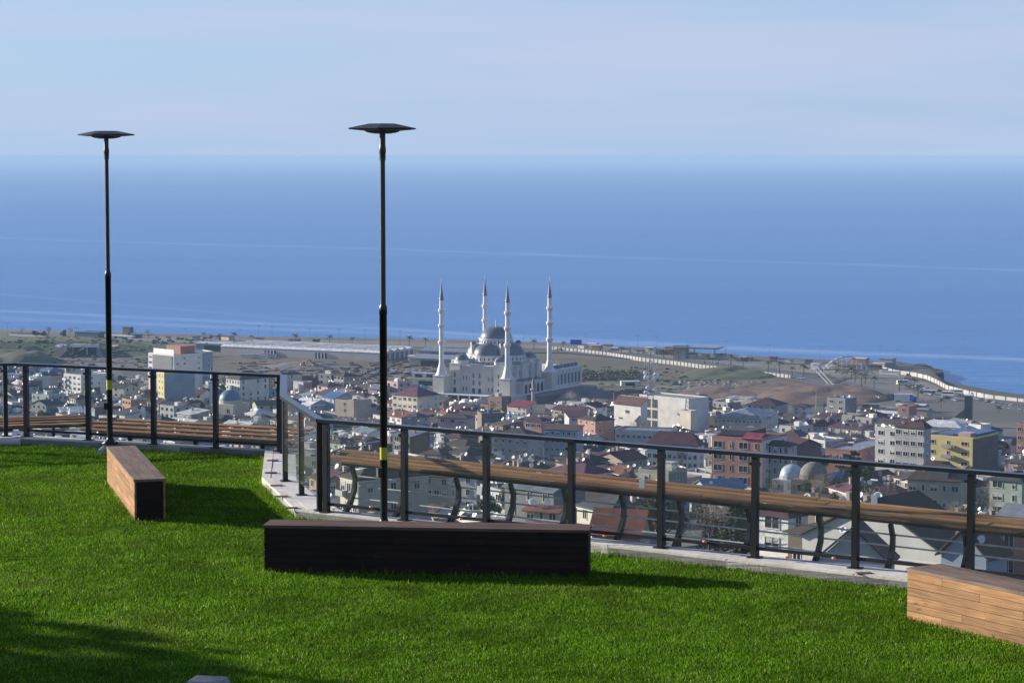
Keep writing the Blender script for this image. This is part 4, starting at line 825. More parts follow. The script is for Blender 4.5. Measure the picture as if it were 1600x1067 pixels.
# ------------------------------------------------------------------ the great mosque
M3 = Vector((-2.3, 1233, 8)); M1 = Vector((-36.4, 1252, 8)); M4 = Vector((19.7, 1272.5, 8)); M2 = M1 + M4 - M3
def great_mosque():
    U = (M1 - M3).normalized(); V = (M4 - M3).normalized(); LU = (M1 - M3).length; LV = (M4 - M3).length
    # local frame: +X = -U (towards M3 from M1), +Y = V ; origin in the middle
    C = (M1 + M4) / 2; a = math.atan2(-U.y, -U.x)
    t_ = thing('great_mosque', 'great white mosque with grey lead domes standing between four tall minarets', 'mosque', (C.x, C.y, 4), a)
    mz = 4   # terrace above ground
    mw, tr, gl_ = M['mosque'], M['mosquetrim'], M['glassdark']
    hx, hy = LU / 2, LV / 2
    MB().box((0, 10, 1.5), (2 * hx + 9, 2 * hy + 32, 5)).build('terrace', mw, t_)
    MB().box((0, 10, 4.12), (2 * hx + 9.6, 2 * hy + 32.6, .24)).build('terrace_edge', tr, t_)
    # portico openings in terrace front
    for k in range(3): MB().box((-9 + k * 6.6, -hy - 6.05, 1.9), (5.8, .3, 3.4)).build('portico_bay', gl_, t_)
    for k in range(4): MB().box((-12.3 + k * 6.6, -hy - 6.3, 1.9), (.6, .7, 3.8)).build('portico_column', tr, t_)
    WH = 14.0
    MB().box((0, 0, mz + WH / 2 + .1), (2 * hx - 7, 2 * hy - 7, WH)).build('prayer_hall', mw, t_)
    MB().box((0, 0, mz + WH + .35), (2 * hx - 6.2, 2 * hy - 6.2, .5)).build('cornice', tr, t_)
    # pilaster bays on the two visible facades
    fx, fy = hx - 3.5, hy - 3.5
    for (x, w_) in ((-fx + 3, 6), (fx - 3, 6), (0, 8)):
        MB().box((x, -fy - .5, mz + (WH + 1) / 2), (w_, 1.2, WH + 1)).build('facade_bay', mw, t_)
        MB().box((x, -fy - .55, mz + WH + 1.25), (w_ + .6, 1.5, .4)).build('bay_cornice', tr, t_)
    for y in (-fy + 3, fy - 3, 0, -8, 8):
        MB().box((fx + .5, y, mz + (WH + 1) / 2), (1.2, 5 if abs(y) != 8 else 1.6, WH + 1)).build('facade_bay', mw, t_)
    W_ = lambda x, y, z, w_, h_, rz: window((w_, h_, 2), t_, (x, y, z), rz)
    for x in (-fx + 3, fx - 3, -1.8, 1.8):
        W_(x, -fy - 1.1, mz + 9.6, 1.2, 2.6, 0); W_(x, -fy - 1.1, mz + 5.8, 1.2, 2.6, 0)
        MB().box((x, -fy - 1.12, mz + 1.7), (1.6, .1, 2.6)).build('doorway', gl_, t_)
    for x in (-8.5, -6.6, 6.6, 8.5): W_(x, -fy, mz + 8, .8, 2.4, 0); W_(x, -fy, mz + 2.4, 1.0, 2.4, 0)
    for k in range(9):
        y = -fy + 5 + k * (2 * fy - 10) / 8
        if abs(y) % 8 > 1: W_(fx, y, mz + 10.2, 1.1, 2.8, R(90)); W_(fx, y, mz + 5.6, 1.1, 2.6, R(90)); W_(fx, y, mz + 1.9, 1.4, 2.6, R(90))
    # side porch with dark arches on the right facade
    MB().box((fx + 3, 2, mz + 3.4), (5, 22, 6.8)).build('side_porch', mw, t_)
    MB().box((fx + 3, 2, mz + 7), (5.6, 22.6, .5)).build('porch_roof', M['leadroof'], t_)
    for k in range(5):
        b = MB(); w2 = 1.5; pts = [(-w2, 0), (w2, 0), (w2, 3.4)] + [(w2 * math.cos(q), 3.4 + w2 * math.sin(q)) for q in np.linspace(.3, math.pi - .3, 6)] + [(-w2, 3.4)]
        b.add([(fx + 5.52, -6.5 + k * 4.3 + p[0], mz + .2 + p[1]) for p in pts], [tuple(range(len(pts)))]); b.build('porch_arch', gl_, t_)
    # second tier
    z2 = mz + WH
    MB().box((0, 0, z2 + 1.7), (24, 26, 3)).build('upper_tier', mw, t_)
    MB().box((0, 0, z2 + 3.35), (24.8, 26.8, .4)).build('cornice', tr, t_)
    for x in (-9, -6, -3, 0, 3, 6, 9): W_(x, -13, z2 + 1.9, .8, 1.6, 0)
    for y in (-9, -6, -3, 0, 3, 6, 9): W_(12, y, z2 + 1.9, .8, 1.6, R(90))
    # half domes with drums
    zc = z2 + 3.4 - .6 - 2.9
    for k, (x, y, r) in enumerate(((0, -9, 7.2), (9, 0, 7.2), (-9, 0, 7.2), (0, 9, 7.2))):
        b = MB(); b.lathe([(r + .1, 3.0), (r + .1, 5.6), (r + .5, 5.7), (r + .5, 6.1), (r, 6.12)], (x, y, zc - .6), 24, sm=False); b.build('half_dome_drum', tr, t_)
        b = MB(); b.lathe([(r * math.cos(q), r * .86 * math.sin(q)) for q in np.linspace(0, math.pi / 2, 10)], (x, y, zc + 5.5), 28); b.build('half_dome', M['leadroof'], t_)
        n_ = 10
        b = MB()
        for i in range(20):
            q = 2 * math.pi * i / 20; b.box((x + (r + .12) * math.cos(q), y + (r + .12) * math.sin(q), zc + 3.7), (.12, .6, 1.3), q)
        tag(b.build('drum_windows', gl_, t_), None, None, None, 'stuff')
    # central cube, arches, main dome
    MB().box((0, 0, 24), (15.4, 15.4, 9.2)).build('central_cube', mw, t_)
    MB().box((0, 0, 28.72), (16.0, 16.0, .4)).build('cornice', tr, t_)
    for rz in (0, 1, 2, 3):
        b = MB(); r = 7.6
        pts = [(r * math.cos(q), r * math.sin(q) * .98) for q in np.linspace(0, math.pi, 15)]; ins = [(x * .9, z * .9) for x, z in pts]
        vs = [(x, -7.75, 20.6 + z) for x, z in pts] + [(x, -7.75, 20.6 + z) for x, z in ins] + [(x, -8.6, 20.6 + z) for x, z in pts] + [(x, -8.6, 20.6 + z) for x, z in ins]
        f = []
        for i in range(14): f += [(30 + i, 31 + i, 46 + i, 45 + i), (i, i + 1, 31 + i, 30 + i), (15 + i, 45 + i, 46 + i, 16 + i)]
        mt = Matrix.Rotation(rz * math.pi / 2, 3, 'Z'); b.add([mt @ Vector(v) for v in vs], f); b.build('great_arch', M['leadroof'], t_)
    for sx in (-1, 1):
        for sy in (-1, 1):
            b = MB(); b.lathe([(1.5, 0), (1.5, 4.6), (1.8, 4.7), (1.8, 5)], (sx * 8.6, sy * 8.6, 23.8), 8, sm=False); b.build('weight_turret', mw, t_)
            MB().lathe([(1.6 * math.cos(q), 1.6 * math.sin(q)) for q in np.linspace(0, math.pi / 2, 6)], (sx * 8.6, sy * 8.6, 28.8), 12).build('turret_dome', M['leadroof'], t_)
    MB().lathe([(8.7, 28.6), (8.7, 31.2), (9.1, 31.3), (9.1, 31.7), (8.3, 31.72)], seg=32, sm=False).build('main_drum', tr, t_)
    b = MB()
    for i in range(28):
        q = 2 * math.pi * i / 28; b.box((8.74 * math.cos(q), 8.74 * math.sin(q), 30), (.12, .55, 1.3), q)
    tag(b.build('drum_windows', gl_, t_), None, None, None, 'stuff')
    MB().lathe([(8.2 * math.cos(q), 6.1 * math.sin(q) ** .95) for q in np.linspace(0, math.pi / 2, 14)], (0, 0, 31.6), 36).build('main_dome', M['leadroof'], t_)
    MB().lathe([(.5, 37.4), (.22, 38.2), (.5, 38.8), (.2, 39.3), (.35, 39.8), (.1, 40.4), (.05, 41.6)], seg=8).build('finial', M['gold'], t_)
    # corner domes
    for sx in (-1, 1):
        for sy in (-1, 1):
            x, y = sx * (fx - 4.2), sy * (fy - 4.2); r = 3.6
            MB().lathe([(r + .3, 0), (r + .3, 2.2), (r + .6, 2.3), (r + .6, 2.6), (r, 2.62)], (x, y, z2 + .3), 12, sm=False).build('corner_drum', tr, t_)
            MB().lathe([(r * math.cos(q), r * .85 * math.sin(q)) for q in np.linspace(0, math.pi / 2, 8)], (x, y, z2 + 2.9), 18).build('corner_dome', M['leadroof'], t_)
            MB().tube([(x, y, z2 + 5.8), (x, y, z2 + 7.4)], .14, 5).build('finial', M['gold'], t_)
            for ax in (-1, 1):
                MB().lathe([(.9, 0), (.9, 1.6), (1.2, 1.7), (.05, 3.1)], (x + ax * 5.2 * (sx * ax > 0) , y - sy * 5.0 * (sx * ax < 0), z2 + .4), 8).build('small_turret', tr, t_)
    # courtyard arcade behind M4
    y0, y1 = hy + 1, hy + 37
    MB().box((0, (y0 + y1) / 2, mz + 4.6), (2 * hx - 2, y1 - y0, 9.2)).build('arcade_block', mw, t_)
    MB().box((0, (y0 + y1) / 2, mz + 9.4), (2 * hx - 1.2, y1 - y0 + .8, .45)).build('cornice', tr, t_)
    for k in range(9):
        y = y0 + 2.2 + k * 4.0
        MB().box((hx - .95, y, mz + 4.0), (.3, 1.4, 5.4)).build('arcade_window', gl_, t_)
        MB().box((hx - .8, y + 2, mz + 4.6), (.6, .5, 9.2)).build('pilaster', tr, t_)
        MB().lathe([(1.9, 0), (1.9, .7)] + [(1.75 * math.cos(q), .7 + 1.5 * math.sin(q)) for q in np.linspace(0, math.pi / 2, 6)], (hx - 3.6, y, mz + 9.5), 12).build('arcade_dome', M['leadroof'], t_)
    MB().box((hx + 8, 20, 1.9), (12, 60, 4)).build('forecourt', M['pave'], t_)
    KEEP.append((668, 920, 628, 622, 560)); FOOT.append((C.x, C.y + 5, 46))
    for k, p in enumerate((M1, M2, M3, M4)):
        lb = ['leftmost minaret of the great mosque, before its left corner', 'rear minaret of the great mosque, rising behind the main dome', 'front minaret of the great mosque, nearest the camera', 'rightmost minaret of the great mosque beside the arcade'][k]
        m_ = thing('minaret', lb, 'minaret', (p.x, p.y, 8), a, 'four minarets of the great mosque')
        q = MB(); q.box((0, 0, 4.4), (6.4, 6.4, 8.9)); q.build('pedestal', mw, m_)
        MB().box((0, 0, 9.0), (6.9, 6.9, .4)).build('pedestal_cap', tr, m_)
        MB().lathe([(3.3, 9.2), (2.6, 10.5), (1.75, 13.8), (1.36, 15.2), (1.36, 15.6)], seg=12, sm=False).build('transition', tr, m_)
        MB().lathe([(1.3, 15.4), (1.22, 26.0), (1.14, 34.5), (1.06, 43.0), (1.0, 48)], seg=14).build('shaft', tr, m_)
        for z, r in ((26, 1.22), (34.6, 1.14), (42.4, 1.06)):
            MB().lathe([(r, z - 1.4), (r + .35, z - .8), (r + .68, z), (r + .68, z + .95), (r + .5, z + .96), (r + .5, z + .15), (r, z + .15)], seg=14, sm=False).build('balcony', tr, m_)
        MB().lathe([(1.15, 48), (1.25, 48.2), (1.25, 48.5), (1.1, 49), (.12, 56.6)], seg=14, sm=False).build('spire', M['leadroof'], m_)
        MB().lathe([(.1, 56.4), (.3, 57), (.1, 57.5), (.2, 58), (.05, 58.4), (.04, 59.6)], seg=6).build('finial', M['gold'], m_)
great_mosque()

# ------------------------------------------------------------------ fill of the town
EDGE_X = [-60, 0, 100, 200, 340, 440, 520, 640, 700, 880, 960, 1100, 1240, 1380, 1440, 1500, 1560, 1620, 1700]
EDGE_Y = [585, 585, 596, 604, 610, 606, 606, 622, 632, 650, 650, 652, 658, 664, 668, 676, 700, 722, 740]
def fence_hide(px):   # lowest picture line where the town still shows above the kerb
    return float(np.interp(px, [-60, 0, 440, 460, 500, 900, 1420, 1600], [694, 694, 712, 780, 812, 852, 922, 935]))
LAND = [('the great mosque', 790, 590), ('the telecom mast', 1020, 650), ('the yellow apartment block', 1485, 710), ('the white hotel', 383, 615), ('the orange framed office block', 1160, 720), ('the purple roofed school', 648, 640),
        ('the stone dome', 1271, 760), ('the far lamp', 172, 640), ('the fence corner', 447, 640), ('the near lamp', 598, 740), ('the right hand bench', 1480, 900), ('the dark bench', 670, 815), ('the seaside car park', 1440, 610), ('the small blue-domed mosque', 352, 640), ('the tall conifers', 1150, 830), ('the wide white block', 1050, 715)]
used = set()
NUMW = {1: 'one', 2: 'two', 3: 'three', 4: 'four', 5: 'five', 6: 'six'}
def mklabel(col, st, roofc, rk, feat, px, py, w_px):
    base = f"{col} {NUMW[st]}-storey " + ('house' if st < 4 else 'block') + ' with ' + {'hip': f'{roofc} hipped roof', 'gable': f'{roofc} gabled roof', 'gablex': f'{roofc} gable facing front', 'shed': f'{roofc} lean-to roof', 'flat': 'flat roof'}[rk]
    if feat: base += ' and ' + feat
    near_ = sorted(LAND, key=lambda l: math.hypot(l[1] - px, (l[2] - py) * 1.5))
    for l in near_[:4]:
        dx, dy = px - l[1], py - l[2]; far = math.hypot(dx, dy)
        rel = []
        if dy > 14: rel.append('below')
        elif dy < -14: rel.append('above')
        if dx > 20: rel.append('right of')
        elif dx < -20: rel.append('left of')
        if not rel: rel = ['beside']
        r_ = {2: f"{rel[0]} and {rel[1]}" if len(rel) == 2 else '', 1: rel[0]}[len(rel)]
        for ad in (('', 'well ') if far > 90 else ('just ', 'a little ')):
            L_ = f"{base}, {ad}{r_} {l[0]}"
            if L_ not in used and len(L_.split()) <= 16: used.add(L_); return L_
            L_ = f"{base.split(' and ')[0]}, {ad}{r_} {l[0]}"
            if L_ not in used and len(L_.split()) <= 16: used.add(L_); return L_
    k = 2
    for w_ in ('smaller', 'weathered', 'narrower', 'wider', 'second', 'third', 'fourth', 'fifth', 'sixth', 'seventh'):
        L_ = f"{w_} {base}, {rel[-1]} {near_[0][0]}"
        if L_ not in used and len(L_.split()) <= 16: used.add(L_); return L_
    for w_ in ('second', 'third', 'fourth', 'fifth', 'sixth', 'seventh', 'eighth'):
        L_ = f"{w_} {col} house, {roofc} roof, {rel[-1]} {near_[0][0]}"
        if L_ not in used: used.add(L_); return L_
    return L_
KEEP += [(1085, 1190, 850, 838, 780), (1402, 1452, 900, 888, 845), (1296, 1362, 772, 752, 705)]
rr = random.Random(21)
py = 586.0; count = 0; SPEC = []
wallw = [('white', 8), ('cream', 6), ('pale grey', 9), ('beige', 6), ('grey', 9), ('pink', 3), ('salmon', 1.3), ('pale blue', 5), ('bare brick', 3), ('brown', 6), ('pale yellow', .6), ('pale green', 1.2)]
roofw = [('maroon', 8), ('dark red', 5), ('brown', 7), ('dark brown', 10), ('dark grey', 8), ('grey metal', 4), ('blue metal', 1.5), ('orange tiled', 1.2), ('purple', 1.2), ('white metal', 1.5)]
def pick(l): return rr.choices([a for a, _ in l], [b for _, b in l])[0]
while py < 940:
    d0 = G(800, py).y
    px = -50 + rr.uniform(0, 30)
    while px < 1650:
        w = rr.choice((rr.uniform(7, 10), rr.uniform(7, 10), rr.uniform(10, 14))) * (1 + .12 * (d0 > 900)); step = w * .92 * FPX / d0; x = px + step / 2; px += step * rr.uniform(.98, 1.12)
        yy = py + rr.uniform(-3, 3)
        if yy < np.interp(x, EDGE_X, EDGE_Y): continue
        st = rr.choices((1, 2, 3, 4), (3, 7, 4.5, 1.4) if d0 > 600 else (4, 6, 2, 0))[0]
        if x < 470: st = min(st, rr.choice((1, 2, 2, 3)))
        dep = rr.uniform(7, 10.5) * (1 + .1 * (d0 > 900)); p = G(x, yy); q = p.y / FPX
        if yy - (st * 3 + 4) / q > fence_hide(x): continue
        bad = False
        for fx_, fy_, fr_ in FOOT:
            if math.hypot(p.x - fx_, (p.y + dep * .4) - fy_) < fr_ * .86 + w * .36: bad = True; break
        if bad: continue
        half = w * .55 / q
        for (x0, x1, yb, yv, yt) in KEEP:
            if x + half > x0 and x - half < x1 and yy > yb - 2:
                while st >= 1 and yy - (st * 2.8 + 2.4) / q < yv - 4: st -= 1
        if st < 1: continue
        rk = rr.choices(('hip', 'gable', 'gablex', 'flat', 'shed'), (6, 4, 2.5, 5, 1.5))[0]
        col = pick(wallw); rc = 'concrete' if rk == 'flat' else pick(roofw)
        nd = rr.choices((0, 1, 2, 4, 6), (3, 3, 3, 2, 1))[0]; ex = []
        if rk == 'flat': ex = rr.sample(['roof_hatch', 'solar_heater', 'water_tank', 'vent_pipe'], rr.choice((1, 2, 2)))
        else: ex = ['chimney'] * rr.choice((0, 1, 2)) + (['solar_heater'] if rr.random() < .15 else [])
        balc = int(st > 1 and rr.random() < .3)
        th = R(rr.choices((-48, -40, -56, -28, -64, 14), (6, 4, 4, 2, 2, 1))[0] + rr.uniform(-5, 5))
        SPEC.append((w * (st * 2.8 + 2) / q / q, x, yy, p, q, w, dep, st, rk, col, rc, nd, ex, balc, th, half, rr.choice((None, None, 'bare brick', 'pale blue', 'grey')), rr.random() < .7, rr.random()))
        FOOT.append((p.x, p.y + dep * .5, min(w, dep) * .40)); count += 1
    py += 6.0 if py < 700 else (9 if py < 800 else 15)
SPEC.sort(key=lambda a: -a[0])
far = {}; FM = ['white', 'cream', 'pale grey', 'beige', 'grey', 'pink', 'salmon', 'pale blue', 'bare brick', 'brown', 'pale yellow', 'pale green']; FR = ['maroon', 'dark red', 'brown', 'dark brown', 'dark grey', 'grey metal', 'blue metal', 'orange tiled', 'purple', 'white metal', 'concrete']
fmb = MB(); ci = MB.box
for i, (_s, x, yy, p, q, w, dep, st, rk, col, rc, nd, ex, balc, th, half, swl, side, rv) in enumerate(SPEC):
    feat = 'blue water tank' if 'water_tank' in ex else 'balconies' if balc else 'solar heater' if 'solar_heater' in ex else 'several dishes' if nd >= 3 else ''
    if i < 285:
        house(p.x, p.y + dep * .5, p.z - .3, th, w, dep, st, col, rc, rk, mklabel(col, st, rc, rk, feat, x, yy - st * 1.5 / q, half), sth=2.8, seed=int(x * 31 + yy * 7), dishes=nd, extras=ex, balc=balc, topst=3, rh=None if rk != 'shed' else 1.4,
              sidewall=swl, side=side, name='house' if st < 4 else 'apartment_block', cat='house' if st < 4 else 'apartment block')
        continue
    t = MB(); h = st * 2.8; m0 = FM.index(col); r_ = random.Random(i)
    t.box((0, 0, (h - 4) / 2), (w, dep, h + 4), mi=m0)
    rb, gb = roof_geo(rk, w, dep, h, .4 if rk != 'flat' else 0, 1.4 if rk == 'shed' else min(w, dep) * .21)
    t.add(gb.v, gb.f, m0); t.add(rb.v, rb.f, len(FM) + FR.index(rc))
    if rk == 'flat': t.box((0, -dep / 2 + .1, h + .3), (w, .2, .6), mi=m0); t.box((w / 2 - .1, 0, h + .3), (.2, dep - .5, .6), mi=m0); t.box((-w / 2 + .1, 0, h + .3), (.2, dep - .5, .6), mi=m0); t.box((r_.uniform(-2, 2), 1, h + .9), (2.4, 2.4, 1.7), mi=0)
    nc = max(2, int(w / 3.2)); wd = r_.choice((1.1, 1.5, 1.9)); gi = len(FM) + len(FR)
    for f in range(max(0, st - 2), st):
        for c in range(nc):
            if r_.random() < .15: continue
            xx = -w / 2 + w * (c + .5) / nc; t.box((xx, -dep / 2 - .03, f * 2.8 + 1.6), (wd, .06, 1.3), mi=gi); t.box((xx, -dep / 2 - .06, f * 2.8 + .9), (wd + .2, .12, .12), mi=0)
            if side and c < 2: t.box((w / 2 + .03, -dep / 4 + c * dep / 2, f * 2.8 + 1.6), (.06, 1.2, 1.3), mi=gi)
    for k in range(nd):
        xx = r_.uniform(-w * .4, w * .4); yd = r_.uniform(-dep * .4, dep * .2); hz_ = h + min(w, dep) * .21 * max(0, 1 - max(abs(xx) / (w / 2), abs(yd) / (dep / 2))) * (rk != 'flat')
        t.lathe([(0, -.02), (.5, .12), (.5, .16), (0, .05)], (0, 0, 0), 7, mi=gi + 1); n_ = 4 * 7; mt = Matrix.Rotation(R(62), 3, 'X')
        for j in range(len(t.v) - n_, len(t.v)): t.v[j] = tuple(mt @ Vector(t.v[j]) + Vector((xx, yd, hz_ + .8)))
        t.box((xx, yd + .1, hz_ + .3), (.07, .07, .9), mi=gi + 1)
    if 'chimney' in ex: t.box((w * .2, dep * .1, h + 1.2), (.6, .6, 2.2), mi=3)
    c_, s_ = math.cos(th), math.sin(th); o_ = len(fmb.v)
    fmb.v += [(p.x + v[0] * c_ - v[1] * s_, p.y + dep * .5 + v[0] * s_ + v[1] * c_, p.z - .3 + v[2]) for v in t.v]
    fmb.f += [[j + o_ for j in f] for f in t.f]; fmb.m += t.m; fmb.smooth += [False] * len(t.f)
tag(fmb.build('distant_houses', [wallm(c) for c in FM] + [roofm(c) for c in FR] + [M['glassdark'], M['dish']]), 'the many smallest distant houses filling the gaps of the town', 'houses', None, 'stuff')
print('fill houses', count)

ORD = ['first', 'second', 'third', 'fourth', 'fifth', 'sixth', 'seventh', 'eighth', 'ninth', 'tenth', 'eleventh', 'twelfth', 'thirteenth', 'fourteenth', 'fifteenth', 'sixteenth', 'seventeenth', 'eighteenth', 'nineteenth', 'twentieth']
ORD += [t_ + ('-' + o if o else '') for t_, z_ in (('twenty', 'twentieth'), ('thirty', 'thirtieth'), ('forty', 'fortieth'), ('fifty', 'fiftieth'), ('sixty', 'sixtieth'), ('seventy', 'seventieth'), ('eighty', 'eightieth'), ('ninety', 'ninetieth')) for o in [''] + ORD[:9]]
ORD = [{'twenty': 'twentieth', 'thirty': 'thirtieth', 'forty': 'fortieth', 'fifty': 'fiftieth', 'sixty': 'sixtieth', 'seventy': 'seventieth', 'eighty': 'eightieth', 'ninety': 'ninetieth'}.get(o, o) for o in ORD]; ORD.pop(19)
def number_group(group, fmt):
    l = [o for o in COL.objects if o.parent is None and o.get('group') == group]
    l.sort(key=lambda o: proj(o.location)[0])
    for k, o in enumerate(l): o['label'] = fmt.format(ORD[k]) if k < len(ORD) else fmt.format('next')
# ------------------------------------------------------------------ vegetation
def leaf_cloud(n, fn, s0, s1, seed):
    g = np.random.default_rng(seed); P = np.array([fn(g) for _ in range(n)]); s = g.uniform(s0, s1, n)[:, None]
    a = g.normal(size=(n, 3)); a /= np.linalg.norm(a, axis=1)[:, None]; b_ = np.cross(a, g.normal(size=(n, 3))); b_ /= np.linalg.norm(b_, axis=1)[:, None]
    v = np.stack([P - a * s, P + b_ * s * .7, P + a * s, P - b_ * s * .7], 1).reshape(-1, 3)
    return v.tolist(), [(4 * i, 4 * i + 1, 4 * i + 2, 4 * i + 3) for i in range(n)]
def ell(cs):
    def f(g):
        c = cs[g.integers(len(cs))]; d = g.normal(size=3); d /= np.linalg.norm(d); r = g.uniform(.45, 1) ** .5
        return (c[0] + d[0] * c[3] * r, c[1] + d[1] * c[3] * r, c[2] + d[2] * c[4] * r)
    return f
def trunk_mb(h, r, limbs, rg):
    b = MB(); b.tube([(0, 0, -.4), (rg.uniform(-.1, .1), 0, h * .5), (rg.uniform(-.2, .2), rg.uniform(-.2, .2), h)], r, 6, r2=r * .45)
    for k in range(limbs):
        z = h * rg.uniform(.45, .95); a = rg.uniform(0, 6.28); l = h * rg.uniform(.3, .55)
        b.tube([(0, 0, z), (l * .5 * math.cos(a), l * .5 * math.sin(a), z + l * .45), (l * .8 * math.cos(a), l * .8 * math.sin(a), z + l * .85)], r * .4, 4, r2=r * .12)
    return b
TREE = {}
def treemesh(kind):
    if kind in TREE: return TREE[kind]
    rg = random.Random(hash(kind) % 1000 if False else len(TREE) + 5)
    if kind.startswith('broad'):
        cs = [(rg.uniform(-1.6, 1.6), rg.uniform(-1.6, 1.6), rg.uniform(3.2, 5.6), rg.uniform(1.0, 1.7), rg.uniform(.8, 1.3)) for _ in range(9)]
        v, f = leaf_cloud(2600, ell(cs), .10, .24, len(TREE)); tb = trunk_mb(3.6, .22, 5, rg); m = M['broad']
    elif kind == 'bush':
        cs = [(rg.uniform(-1.4, 1.4), rg.uniform(-1.4, 1.4), rg.uniform(.8, 2.0), rg.uniform(.7, 1.2), rg.uniform(.6, 1.0)) for _ in range(9)]
        v, f = leaf_cloud(3000, ell(cs), .05, .13, 4); tb = trunk_mb(1.4, .1, 4, rg); m = M['yellowleaf']
    elif kind == 'bare':
        tb = trunk_mb(4, .2, 9, rg); cs = [(rg.uniform(-1.8, 1.8), rg.uniform(-1.8, 1.8), rg.uniform(3.5, 6.2), 1.3, 1.1) for _ in range(9)]
        g = np.random.default_rng(2); v = []; f = []
        fn = ell(cs)
        for i in range(700):
            p = np.array(fn(g)); d = np.array([p[0] * .4, p[1] * .4, 1.0]) + g.normal(size=3) * .5; d /= np.linalg.norm(d); l = g.uniform(.4, .9); q = np.cross(d, [0, 1, .2]) * .022
            o = len(v); v += [tuple(p - q), tuple(p + q), tuple(p + d * l)]; f.append((o, o + 1, o + 2))
        m = M['baretwig']
    elif kind == 'conifer':
        def fn(g):
            z = g.uniform(.08, 1) ; tier = int(z * 13) / 13.0; r = (1 - z) ** .85 * 2.4 * (.65 + .35 * g.random()); a = g.uniform(0, 6.28); k = g.random() ** .4
            return (math.cos(a) * r * k, math.sin(a) * r * k, 9.5 * (tier + .075) - .22 * r * k + g.normal() * .12)
        v, f = leaf_cloud(4200, fn, .09, .20, 8); tb = trunk_mb(9, .2, 0, rg); m = M['conifer']
    elif kind == 'cedar':
        tiers = [(rg.uniform(0, 6.28), z, (1 - (z - 2.2) / 8.6) * 4.6 + .5) for z in np.linspace(2.4, 9.6, 26)]
        def fn(g):
            a, z, r = tiers[g.integers(len(tiers))]; k = g.random() ** .6; a2 = a + g.normal() * .28 / (k + .3)
            return (math.cos(a2) * r * k, math.sin(a2) * r * k, z + .10 * r * k + g.normal() * .12)
        v, f = leaf_cloud(5200, fn, .09, .2, 9); tb = trunk_mb(9.4, .3, 0, rg); m = M['conifer']
        for a, z, r in tiers: tb.tube([(0, 0, z - .2), (math.cos(a) * r * .9, math.sin(a) * r * .9, z + .05 * r)], .08, 4, r2=.02)
    b = MB(); b.add(v, f); TREE[kind] = (tb.mesh('trunk', [M['trunk']]), b.mesh('crown', [m])); return TREE[kind]
def tree(kind, name, label, p, s, rz=0, group=None, cat='tree', sz=None):
    t_ = thing(name, label, cat, p, rz, group); t_.scale = (s, s, sz or s); a, b = treemesh(kind); inst(a, 'trunk', t_); inst(b, 'crown', t_); return t_
def gtree(kind, name, label, px, py, ytop, hh, group=None, cat='tree', wide=1):
    p = G(px, py); H = (py - ytop) * p.y / FPX; s = H / hh; return tree(kind, name, label, p, s * wide, px, group, cat, s)
gtree('conifer', 'conifer', 'tallest dark conifer below the planks right of the fifth post', 1150, 868, 772, 9.5, wide=2.0)
gtree('conifer', 'conifer', 'dark conifer leaning against the right side of the tallest one', 1174, 866, 786, 9.5, wide=2.0)
gtree('conifer', 'conifer', 'dusty conifer left of the tallest one behind the bowed stanchion', 1118, 862, 786, 9.5, wide=2.0)
gtree('bare', 'bare_tree', 'bare brown tree left of the dark conifers', 1062, 856, 786, 7.2, wide=1.5)
gtree('cedar', 'cedar', 'spreading dark cedar behind the sixth fence post', 1330, 775, 704, 9.8, wide=1.15)
gtree('bush', 'bush', 'yellow-green bush between the two nearest gabled houses', 1428, 905, 848, 2.9, cat='bush', wide=1.3)
gtree('conifer', 'conifer', 'small dark conifer before the pale grey gabled house', 1300, 915, 872, 9.5)
gtree('bare', 'bare_tree', 'bare tree on the bare field above the dark red roofs', 534, 606, 590, 7.2)
gtree('bare', 'bare_tree', 'bare reddish trees right of the mosque forecourt', 888, 640, 612, 7.2, wide=1.6)
gtree('bare', 'bare_tree', 'bare tree in front of the purple roofed school', 626, 662, 640, 7.2)
gtree('broad', 'leafy_tree', 'dark leafy tree below the beach by the far lamp', 257, 545, 532, 6.6)
LB = {'broad': 'dark round tree at far left of the shore park'}
for k, (x, y, yt, w_) in enumerate(((57, 528, 516, 1.6), (67, 528, 517, 1.5), (98, 528, 515, 1.3), (101, 529, 519, 1.1))):
    gtree('broad', 'leafy_tree', ['leftmost of the four dark round trees in the shore park', 'second dark round tree in the shore park', 'third dark round tree of the shore park, tallest', 'last and smallest dark round tree of the shore park'][k], x, y, yt, 6.6, 'trees in the shore park', wide=w_)
for k, (x, y, yt) in enumerate(((34, 524, 512), (76, 524, 511), (111, 524, 512), (232, 530, 515), (210, 528, 518), (330, 534, 522))):
    gtree('bare', 'bare_tree', 'faint bare tree at the far shore, left of the warehouse', x, y, yt, 7.2, 'bare trees along the far shore', wide=1.3)
tr_ = random.Random(5)
for k in range(190):
    x = tr_.uniform(20, 1600); y = tr_.uniform(np.interp(x, EDGE_X, EDGE_Y) + 2, min(fence_hide(x), 880)); p = G(x, y)
    if any(math.hypot(p.x - a, p.y - b_) < c * .55 + .8 for a, b_, c in FOOT): continue
    kd, nm, lb = tr_.choice((('broad', 'leafy_tree', 'small dark evergreen tree squeezed between town houses'), ('bare', 'bare_tree', 'small bare tree squeezed between town houses')))
    tree(kd, nm, lb, p, tr_.uniform(.7, 1.2), k, 'small %s between the houses' % ('evergreens' if kd == 'broad' else 'bare trees'))
